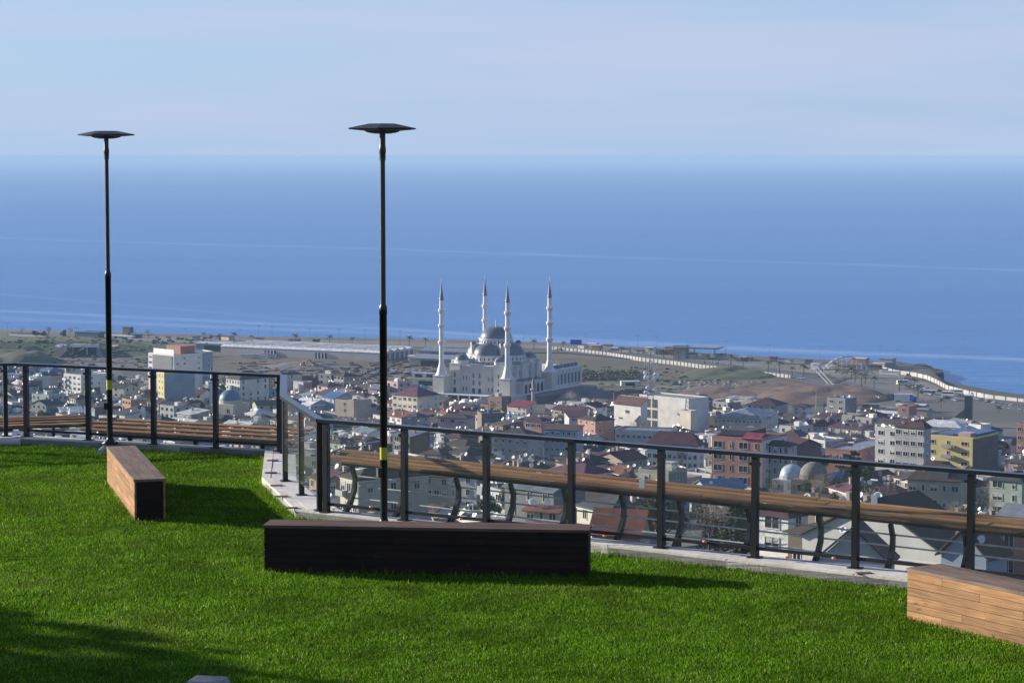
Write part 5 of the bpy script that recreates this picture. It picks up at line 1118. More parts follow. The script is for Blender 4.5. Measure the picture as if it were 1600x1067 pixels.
# scrub behind the arcade
g = np.random.default_rng(12); b = MB()
def fnS(g):
    px = g.uniform(910, 998); q = PZ(px, g.uniform(583, 596), 4); return (q.x, q.y, 4 + g.uniform(0, 2.2) * (1 if g.random() < .6 else .5))
v, f = leaf_cloud(9000, fnS, .25, .6, 3); b.add(v, f); tag(b.build('scrub', M['scrub']), 'belt of dull green scrub right of the mosque arcade', 'scrub', None, 'stuff')
b = MB()
def fnS2(g):
    px = g.uniform(1100, 1180); q = PZ(px, g.uniform(638, 648), 4); return (q.x, q.y, 4 + g.uniform(0, 2.5))
v, f = leaf_cloud(4000, fnS2, .2, .5, 5); b.add(v, f); tag(b.build('scrub', M['scrub']), 'dark scrub at the edge of town below the rubble heap', 'scrub', None, 'stuff')
# palms
def palm_mesh():
    tb = MB().tube([(0, 0, -.3), (.1, 0, 3), (0, .1, 6)], .26, 6, r2=.2); b = MB(); rg = random.Random(4)
    for k in range(22):
        a = k * 2.4; e = rg.uniform(-.5, .9); pts = []
        for i in range(6):
            s = i / 5; r = 2.6 * s; pts.append(Vector((math.cos(a) * r * math.cos(e * .6), math.sin(a) * r * math.cos(e * .6), 6 + r * math.sin(e) - 1.3 * s * s)))
        sd = Vector((-math.sin(a), math.cos(a), 0))
        for i in range(5):
            w0 = .32 * (1 - i / 5.5); w1 = .32 * (1 - (i + 1) / 5.5)
            b.add([pts[i] - sd * w0 - Vector((0, 0, .15)), pts[i], pts[i + 1], pts[i + 1] - sd * w1 - Vector((0, 0, .15))], [(0, 1, 2, 3)]); b.add([pts[i], pts[i] + sd * w0 - Vector((0, 0, .15)), pts[i + 1] + sd * w1 - Vector((0, 0, .15)), pts[i + 1]], [(0, 1, 2, 3)])
    return tb.mesh('trunk', [M['trunk']]), b.mesh('crown', [M['palmgreen']])
PM = palm_mesh()
for k, (x, y) in enumerate([(318, 534), (343, 535), (366, 536), (394, 537), (462, 538), (515, 539), (550, 540), (640, 541), (665, 541), (834, 546), (880, 547), (971, 556), (1017, 560), (1037, 566), (1060, 563), (1101, 569), (1122, 571), (1142, 574), (1161, 577), (1200, 581), (1218, 586), (1238, 588), (1256, 590), (1306, 583), (1320, 596), (1336, 597), (1352, 600), (1346, 604), (1405, 611), (1434, 622), (1330, 592), (1366, 606), (1428, 610), (1560, 652), (1470, 640)]):
    p = PZ(x, y, 4.4); t_ = thing('palm_tree', 'palm tree standing beside the coast road', 'palm tree', p, k * 1.3, 'palms along the coast road'); s = random.uniform(.85, 1.25); t_.scale = (s, s, s)
    inst(PM[0], 'trunk', t_); inst(PM[1], 'crown', t_)
# street lights by the coast
b = MB().tube([(0, 0, 0), (0, 0, 11)], .13, 5, r2=.08); PL = b.mesh('pole', [mat('far_pole', (.22, .22, .23), .6)])
b = MB().tube([(-1.4, 0, 11.3), (0, 0, 11), (1.4, 0, 11.3)], .09, 4); PH = b.mesh('lamp_arm', [MATS['far_pole']])
for k, (x, y) in enumerate([(12, 530), (120, 538), (210, 541), (290, 540), (375, 541), (404, 534), (425, 535), (484, 540), (530, 541), (570, 541), (625, 543), (740, 545), (818, 547), (916, 547), (996, 552), (1026, 553), (1134, 560), (1202, 568), (1171, 584), (1375, 571), (1402, 575), (1281, 570), (1392, 620), (1412, 632), (1448, 645), (1590, 668)]):
    p = PZ(x, y, 4.3); t_ = thing('street_light', 'tall thin street light by the coast road', 'street light', p, .3, 'street lights of the coast road'); inst(PL, 'pole', t_); inst(PH, 'lamp_arm', t_)
for (x, y, yt, lb) in ((1275, 640, 611, 'tall floodlight pole in front of the red mound'), (959, 642, 614, 'thin aerial pole left of the telecom exchange'), (1196, 640, 629, 'short floodlight pole on the pale road')):
    p = G(x, y); H = (y - yt) * p.y / FPX; t_ = thing('light_pole', lb, 'light pole', p); MB().tube([(0, 0, -.5), (0, 0, H)], .16, 6, r2=.1).build('pole', M['pipe'], t_); MB().box((0, 0, H), (1.4, .3, .3)).build('lamp_head', M['pipe'], t_)

# ------------------------------------------------------------------ vehicles
def car_meshes(c, nm):
    m = mat('car_paint_' + nm, c, .35, 0, .02)
    b = MB(); w = .85
    prof = [(-2.1, .35), (-2.15, .75), (-1.9, .95), (-1.2, 1.0), (1.3, .98), (2.0, .85), (2.15, .6), (2.1, .35)]
    n = len(prof); vs = [(x, -w, z) for x, z in prof] + [(x, w, z) for x, z in prof]
    b.add(vs, [tuple(range(n)), tuple(range(2 * n - 1, n - 1, -1))] + [(i, i + n, (i + 1) % n + n, (i + 1) % n) for i in range(n)])
    cab = [(-1.75, .97), (-1.3, 1.42), (.35, 1.45), (1.15, .98)]; g_ = MB()
    vs = [(x, -w * .93, z) if z < 1.2 else (x, -w * .78, z) for x, z in cab] + [(x, w * .93, z) if z < 1.2 else (x, w * .78, z) for x, z in cab]
    g_.add(vs, [(0, 1, 2, 3), (7, 6, 5, 4), (0, 4, 5, 1), (2, 6, 7, 3)]); b.add(vs, [(1, 5, 6, 2)])
    return b.mesh('body', [m]), g_.mesh('window_band', [M['glassdark']])
WH = MB()
WHm = None
q = MB(); q.lathe([(0, -.1), (.32, -.1), (.32, .1), (0, .1)], seg=10, sm=False); mt = Matrix.Rotation(R(90), 3, 'X'); b = MB(); b.add([mt @ Vector(v) for v in q.v], q.f); WHm = b.mesh('wheel', [M['tyre']])
CARS = {n: car_meshes(c, n) for n, c in (('white', (.75, .75, .75)), ('grey', (.30, .31, .33)), ('black', (.03, .03, .035)), ('red', (.42, .04, .03)), ('blue', (.04, .12, .40)))}
def car(col, p, rz, label, group, wheels=True):
    t_ = thing('parked_car' if 'park' in label else 'moving_car', label, 'car', p, rz, group); a, b = CARS[col]; inst(a, 'body', t_); inst(b, 'window_band', t_)
    for x in (-1.3, 1.3):
        for y in (-.8, .8): inst(WHm, 'wheel', t_, (x, y, .32))
cr_ = random.Random(9)
for row, (xa, ya, xb, yb, n) in enumerate(((1410, 598, 1460, 612, 11), (1420, 606, 1475, 622, 11), (1432, 612, 1500, 628, 12), (1470, 612, 1560, 632, 14), (1560, 640, 1640, 648, 10), (1565, 634, 1640, 640, 10), (1540, 645, 1610, 656, 8))):
    for k in range(n):
        s = (k + cr_.uniform(-.2, .2)) / n
        if cr_.random() < .15: continue
        p = PZ(xa + (xb - xa) * s, ya + (yb - ya) * s, 4.33); c = cr_.choice(['white', 'white', 'grey', 'grey', 'black', 'white', 'red' if cr_.random() < .3 else 'grey'])
        car(c, p, R(60) + cr_.uniform(-.1, .1), f'{c} car parked in the seaside car park', f'{c} cars in the seaside car park')
for k in range(34):   # site car park on the field
    x = cr_.uniform(568, 660); y = 579 + (x - 568) * .02 + cr_.choice((0, 2.5, 5)); c = cr_.choice(['white', 'grey', 'white', 'black'])
    car(c, PZ(x, y, 4.33), R(75) + cr_.uniform(-.15, .15), f'{c} car parked on the bare field left of the mosque', f'{c} cars on the bare field')
for (c, x, y, lb) in (('white', 456, 542.5, 'white car driving past above the warehouse left half'), ('white', 680, 546, 'white car driving near the left minaret'), ('white', 1117, 567, 'white car driving above the hoarding, nearest the filling station'), ('white', 1142, 571, 'white car driving above the right end of the hoarding'), ('white', 1252, 592, 'white car driving just left of the arch bridge'),
        ('white', 1320, 604, 'white car driving just right of the arch bridge'), ('blue', 1348, 613, 'blue car driving behind the curved hoarding'), ('red', 1392, 619, 'red car driving towards the truck'), ('white', 304, 541, 'white car driving above the white slab block'), ('red', 1418, 593, 'red car parked first inside the sea wall'), ('white', 945, 549, 'white car driving right of the road sign'), ('grey', 72, 560, 'grey car driving below the underpass at left')):
    car(c, PZ(x, y, 4.55), R(-28), lb, None)
# truck and buses
p = PZ(1412, 628, 4.4); t_ = thing('box_truck', 'large white box truck with bright blue rear panel by the car park', 'truck', p, R(-12))
MB().box((0, 0, 2.5), (9.5, 2.6, 3.4)).build('cargo_box', M['dish'], t_); MB().box((5.7, 0, 1.7), (1.7, 2.4, 2.4)).build('cab', M['bluetank'], t_)
MB().box((3.9, -1.32, 2.5), (1.6, .06, 3.38)).build('blue_panel', mat('bright_blue_panel', (.03, .28, .6), .5), t_)
for x in (-3.5, -2.4, 4.9):
    for y in (-1.1, 1.1): inst(WHm, 'wheel', t_, (x, y, .5), sc=1.5)
def bus(x, y, rz, lb):
    t_ = thing('minibus', lb, 'minibus', PZ(x, y, 4.4), rz); t_.scale = (.6, .8, .85); MB().box((0, 0, 1.8), (11, 2.5, 2.7)).build('body', M['dish'], t_); MB().box((0, 0, 2.2), (10.4, 2.56, .9)).build('window_band', M['glassdark'], t_)
    for q in (-3.6, 3.6):
        for s in (-1.1, 1.1): inst(WHm, 'wheel', t_, (q, s, .5), sc=1.4)
bus(1410, 601, R(20), 'white minibus parked furthest left in the seaside car park'); bus(1453, 617, R(-20), 'white minibus parked in the middle of the seaside car park'); bus(1495, 616, R(-30), 'white minibus parked close to the sea wall'); bus(1482, 619, R(-28), 'white minibus parked left of the one by the sea wall')
# excavators
def excavator(px, py, rz, lb):
    m = mat('digger_orange', (.45, .19, .06), .6); t_ = thing('excavator', lb, 'excavator', G(px, py), rz); t_.location.z += .4
    MB().box((0, -1, .45), (3.6, .6, .9)).box((0, 1, .45), (3.6, .6, .9)).build('tracks', M['tyre'], t_); MB().box((-.3, 0, 1.6), (3, 2.4, 1.3)).build('body', m, t_); MB().box((.6, .6, 2.7), (1.2, 1, 1.1)).build('cab', M['glassdark'], t_)
    MB().tube([(1, -.4, 1.8), (3.2, -.4, 4.4), (5, -.4, 3.8)], .3, 5).build('boom', m, t_); MB().tube([(5, -.4, 3.9), (5.8, -.4, 1.4)], .22, 5).build('arm', m, t_); MB().box((5.6, -.4, .9), (.9, 1.1, .9)).build('bucket', M['tyre'], t_)
excavator(474, 575, R(20), 'orange excavator working left of the other on the field'); excavator(492, 575, R(200), 'orange excavator facing left on the bare field')
# site stacks on field
for k in range(9):
    x = cr_.uniform(385, 430); shed(x, 557 + cr_.uniform(0, 4), cr_.uniform(4, 8), 3, 2.4, R(-20), 'white', 'grey metal', 'low white site container left of the excavators', 'container', 'container', False)['group'] = 'site containers'

# ------------------------------------------------------------------ the park in the foreground
LZ = 125.7; KZ = .10
def L0(px, py, z=0): return PZ(px, py, LZ + z)
# base line of the fence (kerb top), from the pictures of the posts
fp = [PZ(x, y, LZ + KZ) for x, y in ((-330, 720), (26, 681), (444, 706), (444, 750), (501, 799), (1600, 915))]
fp[0] = fp[1] + Vector((-7.5, -2.6, 0)); dd = (fp[5] - fp[4]).normalized(); fp[5] = fp[4] + dd * 15
seg_in = [L0(-330, 735), L0(26, 694, 0), L0(414, 713, 0), L0(409, 757, 0), L0(462, 809, 0), L0(1415, 921, 0)]
seg_in[0] = seg_in[1] + Vector((-7.5, -2.6, 0)); d2 = (seg_in[5] - seg_in[4]).normalized(); seg_in[5] = seg_in[4] + d2 * 15
def out_dir(i):
    d = (fp[i + 1] - fp[i]); n = Vector((-d.y, d.x, 0)).normalized(); return n
outn = [out_dir(i) for i in range(5)]
def offset_line(pts, dist):
    res = []
    for i in range(len(pts)):
        if i == 0: n = outn[0]
        elif i == len(pts) - 1: n = outn[-1]
        else:
            n = outn[i - 1] + outn[i]; n = n / (n.length_squared / 2)
        res.append(pts[i] + n * dist)
    return res
outer = offset_line(fp, .16)
# lawn ground sheet
lawn_poly = [(p.x, p.y) for p in seg_in] + [(seg_in[-1].x + 1, 10), (14, 6), (-16, 6), (seg_in[0].x, 10)]
b = MB(); pb_ = [(x, y, LZ) for x, y in lawn_poly]; b.add(pb_, [tuple(range(len(pb_)))])
if Vector((pb_[1][0] - pb_[0][0], pb_[1][1] - pb_[0][1], 0)).cross(Vector((pb_[2][0] - pb_[1][0], pb_[2][1] - pb_[1][1], 0))).z < 0 or True:
    area = sum(pb_[i][0] * pb_[(i + 1) % len(pb_)][1] - pb_[(i + 1) % len(pb_)][0] * pb_[i][1] for i in range(len(pb_)))
    if area < 0: b.f[0].reverse()
struct(b.build('lawn', M['soil']), 'soil sheet of the lawn in the hilltop park', 'lawn')
# kerb in stones with recessed joints
kerb = MB().build('kerb', M['concrete']); bpy.data.objects.remove(kerb)
kb = MB()
for i in range(5):
    a0, a1, o0, o1 = seg_in[i], seg_in[i + 1], outer[i], outer[i + 1]
    kb.prism([(a0.x, a0.y), (a1.x, a1.y), (o1.x, o1.y), (o0.x, o0.y)][::-1], LZ - .3, LZ + KZ - .02)
kerb = kb.build('kerb', M['grey']); struct(kerb, 'pale concrete kerb and paving strip under the glass fence', 'kerb')
for i in range(5):
    a0, a1, o0, o1 = seg_in[i], seg_in[i + 1], outer[i], outer[i + 1]; ln = (a1 - a0).length; n = max(1, round(ln / (1.5 if i in (0, 1, 4) else .9)))
    for k in range(n):
        s0 = k / n + .004 / ln * 1; s1 = (k + 1) / n - .006 / ln
        A0, A1, B0, B1 = a0.lerp(a1, s0), a0.lerp(a1, s1), o0.lerp(o1, s0), o0.lerp(o1, s1)
        w_ = .14
        def inw(A, B): return A + (B - A).normalized() * w_
        Ai0, Ai1 = inw(A0, B0), inw(A1, B1); c = (A0 + B1) / 2
        q = MB(); hk = KZ + random.uniform(-.004, .006); vsx = [(p.x - c.x, p.y - c.y) for p in (A0, A1, Ai1, Ai0)]
        e_ = .006
        q.prism(vsx[::-1], -.25, hk - .012); 
        vin = [((x * .995), (y * .995)) for x, y in vsx]; q.prism(vin[::-1], hk - .012, hk)
        q.build('edging_stone', M['kerbface'], kerb, (c.x, c.y, LZ))
        q = MB(); g0, g1 = A0 + (B0 - A0).normalized() * (w_ + .008), A1 + (B1 - A1).normalized() * (w_ + .008)
        q.prism([(p.x - c.x, p.y - c.y) for p in (g0, g1, B1, B0)][::-1], -.25, KZ + random.uniform(-.004, .003)); q.build('paving_slab', M['concrete'], kerb, (c.x, c.y, LZ))
# cable cover plates on the paving of the return
for (x, y) in ((426, 719), (423, 738), (432, 758), (440, 775), (455, 793), (1350, 895)):
    p = PZ(x, y, LZ + KZ + .008); MB().box((0, 0, 0), (.16, .09, .012)).build('cover_plate', M['rust'], kerb, p, R(8))
# retaining wall below
rw = MB()
for i in range(5):
    o0, o1 = outer[i], outer[i + 1]; n = outn[i] * -.35; e = outn[i] * -.03
    rw.prism([(p.x, p.y) for p in (o0 + n, o1 + n, o1 + e, o0 + e)][::-1], LZ - 12, LZ - .305)
tag(rw.build('retaining_wall', M['concrete']), 'concrete retaining wall dropping away under the park edge', 'wall')
# fence
fence = thing('glass_fence', 'black steel fence with clear glass panels along the park edge', 'fence', fp[1])
F0 = Vector(fp[1])
PHT = 1.10
POSTM = MB().box((0, 0, .535), (.065, .065, 1.07)).box((0, 0, .006), (.13, .13, .012)).mesh('post', [M['black']])
posts = {0: [], 1: [41, 138, 240, 337, 437], 2: [], 3: [447, 470, 495], 4: [510, 632, 760, 893, 1033, 1180, 1337, 1517]}
def on_seg(i, px):
    A, B = fp[i], fp[i + 1]; k = (px - 800) / FPX / (math.cos(PITCH))
    # solve x/y ratio
    lo, hi = -.3, 1.6
    f = lambda s: proj(A.lerp(B, s) + Vector((0, 0, .5)))[0] - px
    for _ in range(50):
        mid = (lo + hi) / 2
        if f(lo) * f(mid) <= 0: hi = mid
        else: lo = mid
    return A.lerp(B, (lo + hi) / 2)
for i in range(5):
    A, B = fp[i], fp[i + 1]; d = (B - A); ln = d.length; az = math.atan2(d.y, d.x); d.normalize(); n = outn[i]
    pts = [on_seg(i, x) for x in posts[i]]
    if i == 0: pts = [A + d * s for s in (.3, 1.5, 2.7, 3.9, 5.1, 6.3, ln - .16)]
    if i == 4:
        while (pts[-1] + d * 1.25 - A).length < ln: pts.append(pts[-1] + d * 1.25)
    if i == 2: pts = [A + d * .12]
    if i == 3: pts = [A + d * .10, A + d * ln * .5, B - d * .08]
    for p in pts: inst(POSTM, 'post', fence, p - F0, az)
    # top rail
    q = MB().box((ln / 2, 0, 0), (ln + .0, .10, .04)); q.build('top_rail', M['railtop'], fence, A - F0 + Vector((0, 0, 1.085)), az)
    if i in (0, 1, 4): MB().box((ln / 2, .0, 0), (ln - .1, .03, .035)).build('bottom_rail', M['black'], fence, A - F0 + Vector((0, 0, .10)), az)
    # glass panels between posts
    for k in range(len(pts) - 1):
        g0, g1 = pts[k] + d * .05, pts[k + 1] - d * .05; gl_ = (g1 - g0).length; c = (g0 + g1) / 2 - n * .02
        MB().box((0, 0, 0), (gl_, .012, .90)).build('glass_panel', M['glass'], fence, c - F0 + Vector((0, 0, .60)), az)
        for s in (-1, 1): MB().box((s * (gl_ / 2 - .0), 0, 0), (.03, .03, .03)).build('glass_clamp', M['black'], fence, c - F0 + Vector((0, 0, .99)), az)
    if i == 3: pass
# small cards stuck to the glass
for i, x, y, m, rot, lb in ((1, 223, 641, 'card', R(14), 'tilted white card'), (4, 749, 766, 'card', R(6), 'white card'), (3, 476, 661, 'card', 0, 'narrow white tag'), (4, 1003, 755, 'cardblue', 0, 'blue-grey card'), (4, 1366, 780, 'cardblue', 0, 'blue-grey card')):
    p = on_seg(i, x); q = PY(x, y, p.y - .04); d = fp[i + 1] - fp[i]
    o = MB().box((0, 0, 0), (.07, .006, .10)).build('glass_card', M[m], fence, q - F0); o.rotation_euler = (0, rot, math.atan2(d.y, d.x)); o['label'] = lb
for (x, y) in ((1101, 847), (1303, 873), (1229, 872), (580, 793), (1448, 900), (945, 838), (720, 812), (860, 828)):
    p = on_seg(4, x); q = PY(x, y, p.y - .05); MB().lathe([(0, 0), (.022, 0), (.022, .02), (0, .02)], seg=10).build('reflector', M['amber'], fence, q - F0)
# planked outer railing with bowed stanchions
orl = thing('planked_railing', 'outer railing of brown planks on bowed steel stanchions beyond the glass', 'railing', F0)
LO = offset_line(fp, .35); HI = offset_line(fp, .98)
for i in (0, 1, 4):
    A, B = fp[i], fp[i + 1]; d = (B - A).normalized(); az = math.atan2(d.y, d.x); n = outn[i]
    if i == 1: s0, s1 = 1.25, (B - A).length - .05
    elif i == 4: s0, s1 = .05, (B - A).length
    else: s0, s1 = 0, (B - A).length + 1.15
    nb_ = 4; L_ = s1 - s0
    zlo, zhi = (.655, .735) if i == 4 else (.19, .345) if i == 1 else (.20, .29)
    pw = .50 if i == 4 else .60
    slp = -.012 if i == 4 else 0
    for r in range(nb_):
        f = (r + .5) / nb_; o_ = .34 + pw * f; z = zlo + (zhi - zlo) * f; s = s0 + random.uniform(-.4, 0)
        while s < s1:
            l = min(random.uniform(2.2, 3.4), s1 - s + .01); c = A + d * (s + l / 2) + n * o_ + Vector((0, 0, z - KZ + slp * (s + l / 2) + random.uniform(-.004, .004)))
            o = MB().box((0, 0, 0), (l - .008, pw / 4 - .014, .022)).build('plank', M['woodrail'], orl, c - F0); o.rotation_euler = (math.atan2(zhi - zlo, pw) * .25 + random.uniform(-.012, .012), -math.atan(slp), az); s += l
    o = MB().box((L_ / 2, 0, 0), (L_, .035, .03)).build('bearer', M['black'], orl, A + d * s0 + n * .36 + Vector((0, 0, zlo - KZ - .020 + slp * s0)) - F0); o.rotation_euler = (0, -math.atan(slp), az)
    k = 0
    prof = [(.20, -.42), (.30, -.16), (.50, .05), (.545, .20), (.50, zlo * .72), (.42, zlo - .06)]
    if i == 4: prof = [(.18, -.30), (.25, -.10), (.41, .08), (.49, .23), (.50, .36), (.44, .50)]
    else: prof = [(.18, -.45), (.26, -.26), (.40, -.14), (.44, -.06), (.43, .0), (.39, .07)]
    spx = [555, 632, 717, 802, 885, 975, 1065, 1172, 1283, 1395, 1510] if i == 4 else None
    st_ = []
    if spx:
        for x in spx:
            lo, hi = -1.0, 14.0
            f_ = lambda s: proj(A + d * s + n * .5 + Vector((0, 0, .2)))[0] - x
            for _ in range(40):
                mid = (lo + hi) / 2
                if f_(lo) * f_(mid) <= 0: hi = mid
                else: lo = mid
            st_.append(lo)
        while st_[-1] + .95 < s1: st_.append(st_[-1] + .95)
    else:
        s = s0 + .5
        while s < s1: st_.append(s); s += 1.15
    # stanchion: flat bowed plate of tapering depth
    q = MB(); pv_ = [Vector((0, o_, z)) for o_, z in prof]; P = []
    for a_ in range(len(pv_) - 1):
        for t__ in (0, .5): P.append(pv_[a_].lerp(pv_[a_ + 1], t__))
    P.append(pv_[-1]); wd_ = [.085 - .045 * (j / (len(P) - 1)) for j in range(len(P))]
    vsx = []
    for j, p in enumerate(P):
        tg = (P[min(j + 1, len(P) - 1)] - P[max(j - 1, 0)]).normalized(); nn = Vector((0, tg.z, -tg.y))
        for sx in (-.022, .022):
            vsx += [p + nn * wd_[j] / 2 + Vector((sx, 0, 0)), p - nn * wd_[j] / 2 + Vector((sx, 0, 0))]
    fsx = []
    for j in range(len(P) - 1):
        o4 = 4 * j; fsx += [(o4, o4 + 1, o4 + 5, o4 + 4), (o4 + 2, o4 + 6, o4 + 7, o4 + 3), (o4, o4 + 4, o4 + 6, o4 + 2), (o4 + 1, o4 + 3, o4 + 7, o4 + 5)]
    q.add(vsx, fsx); SM = q.mesh('stanchion', [M['black']])
    for s in st_: inst(SM, 'stanchion', orl, A + d * s - F0 + Vector((0, 0, slp * s)), az)
    # rods on the outer side
    for fr_ in (.10, .27, .45, .64, .82):
        k_ = fr_ * (len(P) - 1); j = int(k_); p = P[j].lerp(P[j + 1], k_ - j); o_ = p.y + .05
        MB().tube([(s0, o_, p.z + slp * s0), (s1, o_, p.z + slp * s1)], .010, 6).build('rod', M['steel'], orl, A - F0, az)

# ------------------------------------------------------------------ benches
def bench(bl, br, label, side, top, endm, seed, depth=.38, hgt=.49, rows=7):
    """bl, br: front bottom corners on the lawn; the body lies behind that line"""
    d = br - bl; ln = d.length; az = math.atan2(d.y, d.x); rg = random.Random(seed)
    t_ = thing('timber_bench', label, 'bench', bl, az, 'plank clad block benches on the lawn')
    MB().box((ln / 2, depth / 2, hgt / 2 - .02), (ln - .05, depth - .05, hgt - .04)).build('core', M['core'], t_)
    ph = (hgt - .03 + .06) / rows; g = .004
    def row(face, z, L_, m, org, rz):
        s = 0; first = True
        while s < L_ - .01:
            l = rg.uniform(.7, 1.9); 
            if first: l = rg.uniform(.4, 1.5); first = False
            if L_ - s - l < .35: l = L_ - s
            pr = rg.uniform(-.0025, .0025)
            o = MB().box((0, 0, 0), (l - .003, .024 + pr, ph - g)).build('plank', m, t_)
            v = Matrix.Rotation(rz, 3, 'Z') @ Vector((s + l / 2, .012, 0)); o.location = Vector(org) + v + Vector((0, 0, z)); o.rotation_euler = (0, 0, rz); s += l
    for r in range(rows):
        z = -.06 + ph * (r + .5)
        row('f', z, ln, side, (0, 0, 0), 0)
        row('b', z, ln, side, (ln, depth, 0), math.pi)
        row('l', z, depth - .056, endm, (0, depth - .028, 0), -math.pi / 2)
        row('r', z, depth - .056, endm, (ln, .028, 0), math.pi / 2)
    nt = 4; tw = (depth + .02) / nt
    for k in range(nt):
        s = -.01
        while s < ln:
            l = rg.uniform(1.2, 2.6)
            if ln + .01 - s - l < .5: l = ln + .01 - s
            MB().box((0, 0, 0), (l - .003, tw - .005, .03 + rg.uniform(-.002, .002))).build('top_board', top, t_, (s + l / 2, -.01 + tw * (k + .5), hgt - .015)); s += l
    return t_
def gp(x, y): return L0(x, y)
# centre: front line
c0 = gp(413, 893); c1 = c0 + (gp(923, 902) - c0).normalized() * 3.37
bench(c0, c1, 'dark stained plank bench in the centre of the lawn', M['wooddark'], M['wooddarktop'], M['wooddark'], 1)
# left: long side faces left (towards the sun); near end painted dark for its shade. direction so that the body lies to the right of the left edge
l_near = gp(210.5, 813); l_far = l_near + Vector((-.874, 3.3, 0)).normalized() * 3.40
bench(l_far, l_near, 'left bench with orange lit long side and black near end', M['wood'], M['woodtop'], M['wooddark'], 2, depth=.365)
r0 = gp(1417, 968); r1 = r0 + Vector((.819, -1.27, 0)).normalized() * 3.4
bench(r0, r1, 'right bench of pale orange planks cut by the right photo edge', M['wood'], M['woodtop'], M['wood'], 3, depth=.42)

# ------------------------------------------------------------------ lamps
def lamp(px, py, label, face, tape_y, box_y):
    p = PZ(px, py, LZ + KZ); t_ = thing('lamp_post', label, 'lamp post', p, face); H = 4.53
    MB().lathe([(0, 0), (.12, 0), (.12, .015), (.055, .06), (.046, .09)], seg=20).build('base_flange', M['black'], t_)
    b = MB()
    for k in range(4): b.tube([(.098 * math.cos(k * 1.57 + .78), .098 * math.sin(k * 1.57 + .78), .015), (.098 * math.cos(k * 1.57 + .78), .098 * math.sin(k * 1.57 + .78), .05)], .012, 6)
    b.build('anchor_bolts', M['steel'], t_)
    MB().lathe([(.042, .08), (.042, 2.42), (.046, 2.42), (.046, 2.50), (.033, 2.53)], seg=20).build('lower_pole', M['black'], t_)
    MB().lathe([(.031, 2.5), (.029, H - .32)], seg=20).build('upper_pole', M['black'], t_)
    MB().lathe([(.036, H - .38), (.036, H - .30), (.040, H - .29), (.040, H - .24), (.034, H - .22), (.034, H - .05)], seg=20).build('collar', M['black'], t_)
    # hexagonal-octagonal disc head
    q = MB(); n = 6; q.lathe([(.035, -.115), (.10, -.112), (.19, -.085), (.20, -.07), (.385, -.045), (.392, -.032), (.385, -.022), (.15, .045), (0, .048)], (0, 0, H - .0), n, sm=False); q.v = [(x * 1.05, y * 1.05, H + (z - H) * .72) for x, y, z in q.v]; q.build('lamp_head', M['blackdull'], t_)
    q = MB(); q.lathe([(0, -.070), (.15, -.074), (.18, -.066), (.0, -.064)], (0, 0, H), n, sm=False); q.build('diffuser', mat('led_diffuser', (.06, .06, .062), .4), t_)
    z = PY(px, tape_y, p.y).z - p.z
    MB().lathe([(.0435, z - .07), (.0435, z + .07)], seg=20).build('yellow_tape', M['yellow'], t_)
    z = PY(px, box_y, p.y).z - p.z
    MB().box((-.06, -.01, z), (.05, .06, .10)).build('socket_box', M['blackdull'], t_)
    return t_
lamp(172, 693, 'slim black lamp post at left behind the orange-sided bench', R(10), 601, 634)
lamp(600, 823, 'slim black lamp post behind the dark centre bench', R(25), 708, 737)
# pipe ends on the kerb
p = PZ(163, 703, LZ + .05); t_ = tag(MB().tube([(0, 0, .03), (-.04, -.18, -.01)], .038, 12).build('conduit_pipe', M['pipe'], None, p), 'short grey conduit end at the foot of the far lamp', 'pipe')
p = PZ(-10, 691, LZ + KZ + .05); tag(MB().tube([(-.8, 0, .0), (.38, .02, 0)], .05, 12).build('drain_pipe', M['pipe'], None, p), 'grey pipe lying on the kerb at the left edge', 'pipe')
# stone at the bottom edge
p = L0(325, 1072); q = MB(); q.add([(-.22, -.2, -.1), (.2, -.22, -.1), (.24, .12, -.1), (-.2, .14, -.1), (-.15, -.15, .075), (.12, -.16, .07), (.15, .06, .07), (-.10, .07, .08)], [(0, 1, 5, 4), (1, 2, 6, 5), (2, 3, 7, 6), (3, 0, 4, 7), (4, 5, 6, 7)])
tag(q.build('stone', M['stone'], None, p), 'pale stone poking out of the grass at the bottom edge', 'stone')

